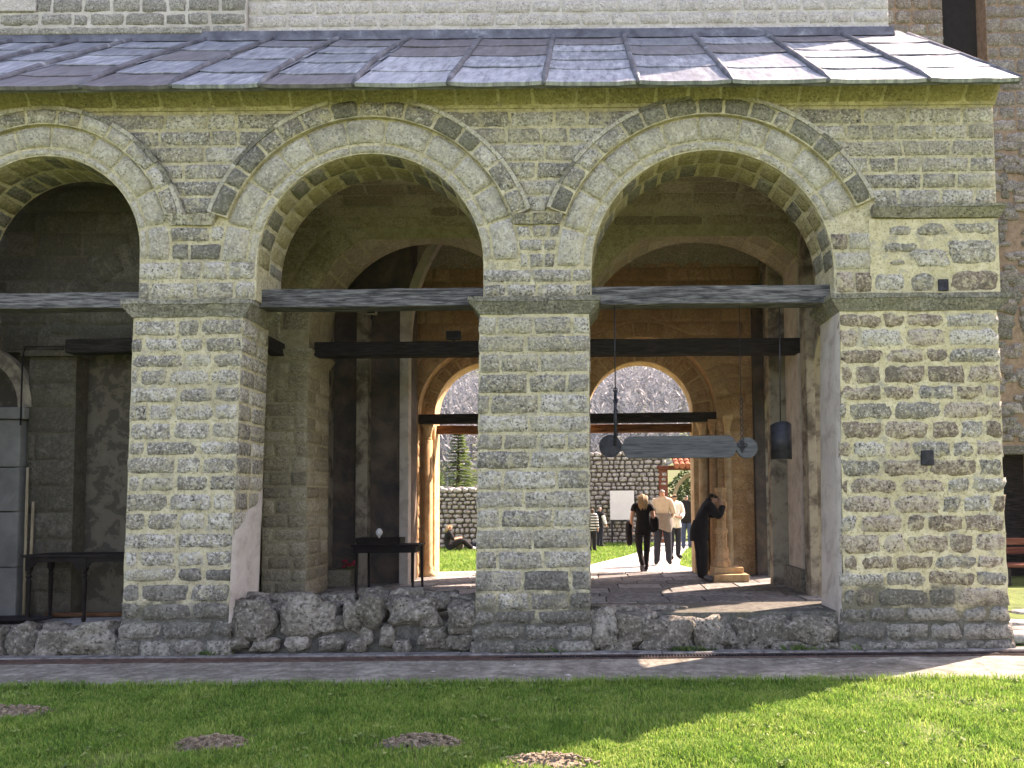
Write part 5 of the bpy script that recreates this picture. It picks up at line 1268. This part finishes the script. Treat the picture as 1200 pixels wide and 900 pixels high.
c = T1((.24, -.02, 1.00)); bag('shoulder_bag', c, (.11, .09, .20), M_black, 'black shoulder bag at the side of the person walking away', 'bag', [T1((.17, .05, 1.42)), T1((.24, .0, 1.2)), T1((.24, -.02, 1.12))])
c = T1((-.27, .13, .82)); bag('folded_jacket', c, (.09, .10, .30), M_black, 'dark jacket hanging over the arm of the person walking away', 'jacket')
# man in beige shirt
b = gp_(777, 662)
p2, T2, j2 = person('person in beige shirt with grey jumper tied at the waist seen from behind', b, .1, 1.80,
    dict(elR=(.24, -.02, 1.14), wrR=(.19, .13, 1.02), haR=(.12, .18, 1.0), elL=(-.24, -.02, 1.14), wrL=(-.19, .13, 1.02), haL=(-.12, .18, 1.0), ankR=(.13, -.02, .09), ankL=(-.13, -.02, .09), kneeR=(.115, .01, .5), kneeL=(-.115, .01, .5), toeR=(.16, .12, .035), toeL=(-.16, .12, .035)),
    [('shirt', M_beige, top_s, .022, lambda c: c.z < 1.48), ('trousers', M_navy, legs, .022, None), ('shoe', M_black, {'foot'}, .015, None)], (M_hairg, 0), 1.12)
m = MB(); n = 20; V = []
for i, (z, r) in enumerate(((1.12, .178), (1.04, .20), (.95, .215), (.84, .225), (.76, .215))):
    for q in range(n): a = 6.283 * q / n; e = 1 + .06 * math.sin(q * 3 + i); V.append(T2((r * e * math.cos(a), r * .82 * e * math.sin(a), z + (0.05 * math.sin(a * 2) if i == 4 else 0))))
m.add(V, [(i * n + q, i * n + (q + 1) % n, (i + 1) * n + (q + 1) % n, (i + 1) * n + q) for i in range(4) for q in range(n)]); m.build('tied_jumper', M_greyk, p2, smooth=True)
# woman in white facing us
b = gp_(791, 655)
p3, T3, j3 = person('person in white shirt and sunglasses facing the porch', b, math.pi - .35, 1.70,
    dict(elR=(.23, .02, 1.14), wrR=(.08, .16, 1.08), haR=(.01, .18, 1.08), elL=(-.23, .02, 1.14), wrL=(-.1, .17, 1.05), haL=(-.03, .19, 1.05), kneeR=(.12, .06, .5), ankR=(.15, .05, .09), toeR=(.17, .2, .035)),
    [('shirt', M_whitec, top_l | {'hip'}, .022, lambda c: c.z < 1.46), ('trousers', M_navy, {'thigh', 'shin'}, .018, None), ('shoe', M_black, {'foot'}, .015, None)], (M_hairy, .10))
m = MB(); m.tube([T3((-.085, .05, 1.58)), T3((-.06, .10, 1.58)), T3((0, .115, 1.585)), T3((.06, .10, 1.58)), T3((.085, .05, 1.58))], [.01, .024, .014, .024, .01], 8); m.build('sunglasses', M_cable, p3)
# person in black bowing to the carved pedestal
b = onz(824, 681, FL)
p4, T4, j4 = person('person in long black coat bowing head to the carved pedestal with hands at the face', (b.x, b.y, FL + .004), math.pi / 2 - .12, 1.68,
    dict(pelvis=(0, -.06, .94), spine=(0, -.02, 1.11), chest=(0, .05, 1.29), neck=(0, .13, 1.42), head=(0, .23, 1.47), crown=(0, .27, 1.54), nose=(0, .31, 1.42), hipR=(.09, -.05, .89), hipL=(-.09, -.05, .89), kneeR=(.09, .0, .5), kneeL=(-.09, -.03, .5),
         shR=(.165, .09, 1.36), shL=(-.165, .09, 1.36), elR=(.19, .25, 1.16), elL=(-.19, .24, 1.17), wrR=(.08, .36, 1.33), wrL=(-.07, .36, 1.32), haR=(.035, .345, 1.40), haL=(-.03, .345, 1.39)),
    [('coat', M_black, top_l | {'hip'}, .030, lambda c: (c.y < .16 or c.z < 1.38)), ('trousers', M_black, {'thigh', 'shin'}, .022, None), ('shoe', M_shoe, {'foot'}, .015, None)], (M_hairk, .07))
m = MB(); n = 20; V = []
for i, (z, r, y) in enumerate(((1.1, .15, -.02), (.95, .175, -.06), (.82, .185, -.06), (.72, .19, -.055))):
    for q in range(n): a = 6.283 * q / n; e = 1 + .05 * math.sin(q * 3.3 + i); V.append(T4((r * e * math.cos(a), y + r * .9 * e * math.sin(a), z)))
m.add(V, [(i * n + q, i * n + (q + 1) % n, (i + 1) * n + (q + 1) % n, (i + 1) * n + q) for i in range(3) for q in range(n)]); m.build('coat_skirt', M_black, p4, smooth=True)
# two people by the even pier edge
b = onz(694, 646, .245)
person('person in black and white striped top beside the even coursed pier', b, .5, 1.32, {}, [('top', M_stripe, top_l | {'hip'}, .028, neckcut), ('trousers', M_black, {'thigh', 'shin'}, .03, None), ('shoe', M_black, {'foot'}, .014, None)], (M_hairb, .15), 1.15)
b = onz(703, 641, .245)
person('person in dark jacket with light sleeves standing behind the striped top', b, .9, 1.35, dict(elR=(.28, .0, 1.16), wrR=(.33, .06, .95), haR=(.34, .08, .88)), [('jacket', M_black, {'belly', 'chest', 'hip'}, .03, neckcut), ('sleeve', M_whitec, {'uarm', 'farm'}, .02, None), ('trousers', M_navy, {'thigh', 'shin'}, .02, None), ('shoe', M_black, {'foot'}, .014, None)], (M_hairg, 0), 1.1)
# person by the gateway
b = onz(805, 643, .245)
person('person in dark jacket and blue jeans near the gateway', b, 0.2, 1.72, {}, [('jacket', M_black, top_l | {'hip'}, .03, neckcut), ('trousers', M_jean, {'thigh', 'shin'}, .02, None), ('shoe', M_black, {'foot'}, .014, None)], (M_hairk, 0))
# people sitting on the grass
sit = dict(pelvis=(0, 0, .13), spine=(0, -.02, .30), chest=(0, .0, .49), neck=(0, .02, .63), head=(0, .05, .73), crown=(0, .05, .81), nose=(0, .14, .72), hipR=(.09, .03, .11), hipL=(-.09, .03, .11), kneeR=(.13, .42, .34), kneeL=(-.13, .42, .34), ankR=(.10, .72, .08), ankL=(-.10, .72, .08), toeR=(.11, .88, .04), toeL=(-.11, .88, .04),
           shR=(.165, .0, .58), shL=(-.165, .0, .58), elR=(.22, .12, .36), elL=(-.22, .12, .36), wrR=(.12, .34, .40), wrL=(-.12, .34, .40), haR=(.05, .40, .40), haL=(-.05, .40, .40))
b = onz(525, 646, .245)
person('person in black with light brown hair sitting on the grass by the lit jamb', b, 1.2, 1.72, sit, [('top', M_black, top_s | {'hip'}, .02, lambda c: c.z < .64), ('trousers', M_black, {'thigh', 'shin'}, .02, None), ('shoe', M_whitec, {'foot'}, .014, None)], (M_hairy, .22))
b2_ = onz(540, 645, .245); bag('backpack', (b2_.x - .05, b2_.y, .245 + .17), (.15, .13, .18), M_greyk, 'grey backpack on the grass beside the sitting person', 'backpack')
b3_ = onz(553, 643, .245); bag('rolled_blanket', (b3_.x, b3_.y, .245 + .10), (.22, .12, .11), M_navy, 'dark rolled blanket on the grass in front of the low drystone wall', 'blanket')

# ================================================================== AIR
hb = box('haze', (-460, -75, -14), (460, 930, 330), M_gap); tag(hb, kind='stuff')
hm = bpy.data.materials.new('haze_air'); hm.use_nodes = True; hn = hm.node_tree
for n_ in list(hn.nodes):
    if n_.type == 'BSDF_PRINCIPLED': hn.nodes.remove(n_)
pv = hn.nodes.new('ShaderNodeVolumePrincipled'); pv.inputs['Color'].default_value = (0.86, 0.90, 0.97, 1); pv.inputs['Density'].default_value = 0.0002; pv.inputs['Anisotropy'].default_value = 0.2
hn.links.new(pv.outputs[0], [n_ for n_ in hn.nodes if n_.type == 'OUTPUT_MATERIAL'][0].inputs['Volume'])
hb.data.materials.clear(); hb.data.materials.append(hm)
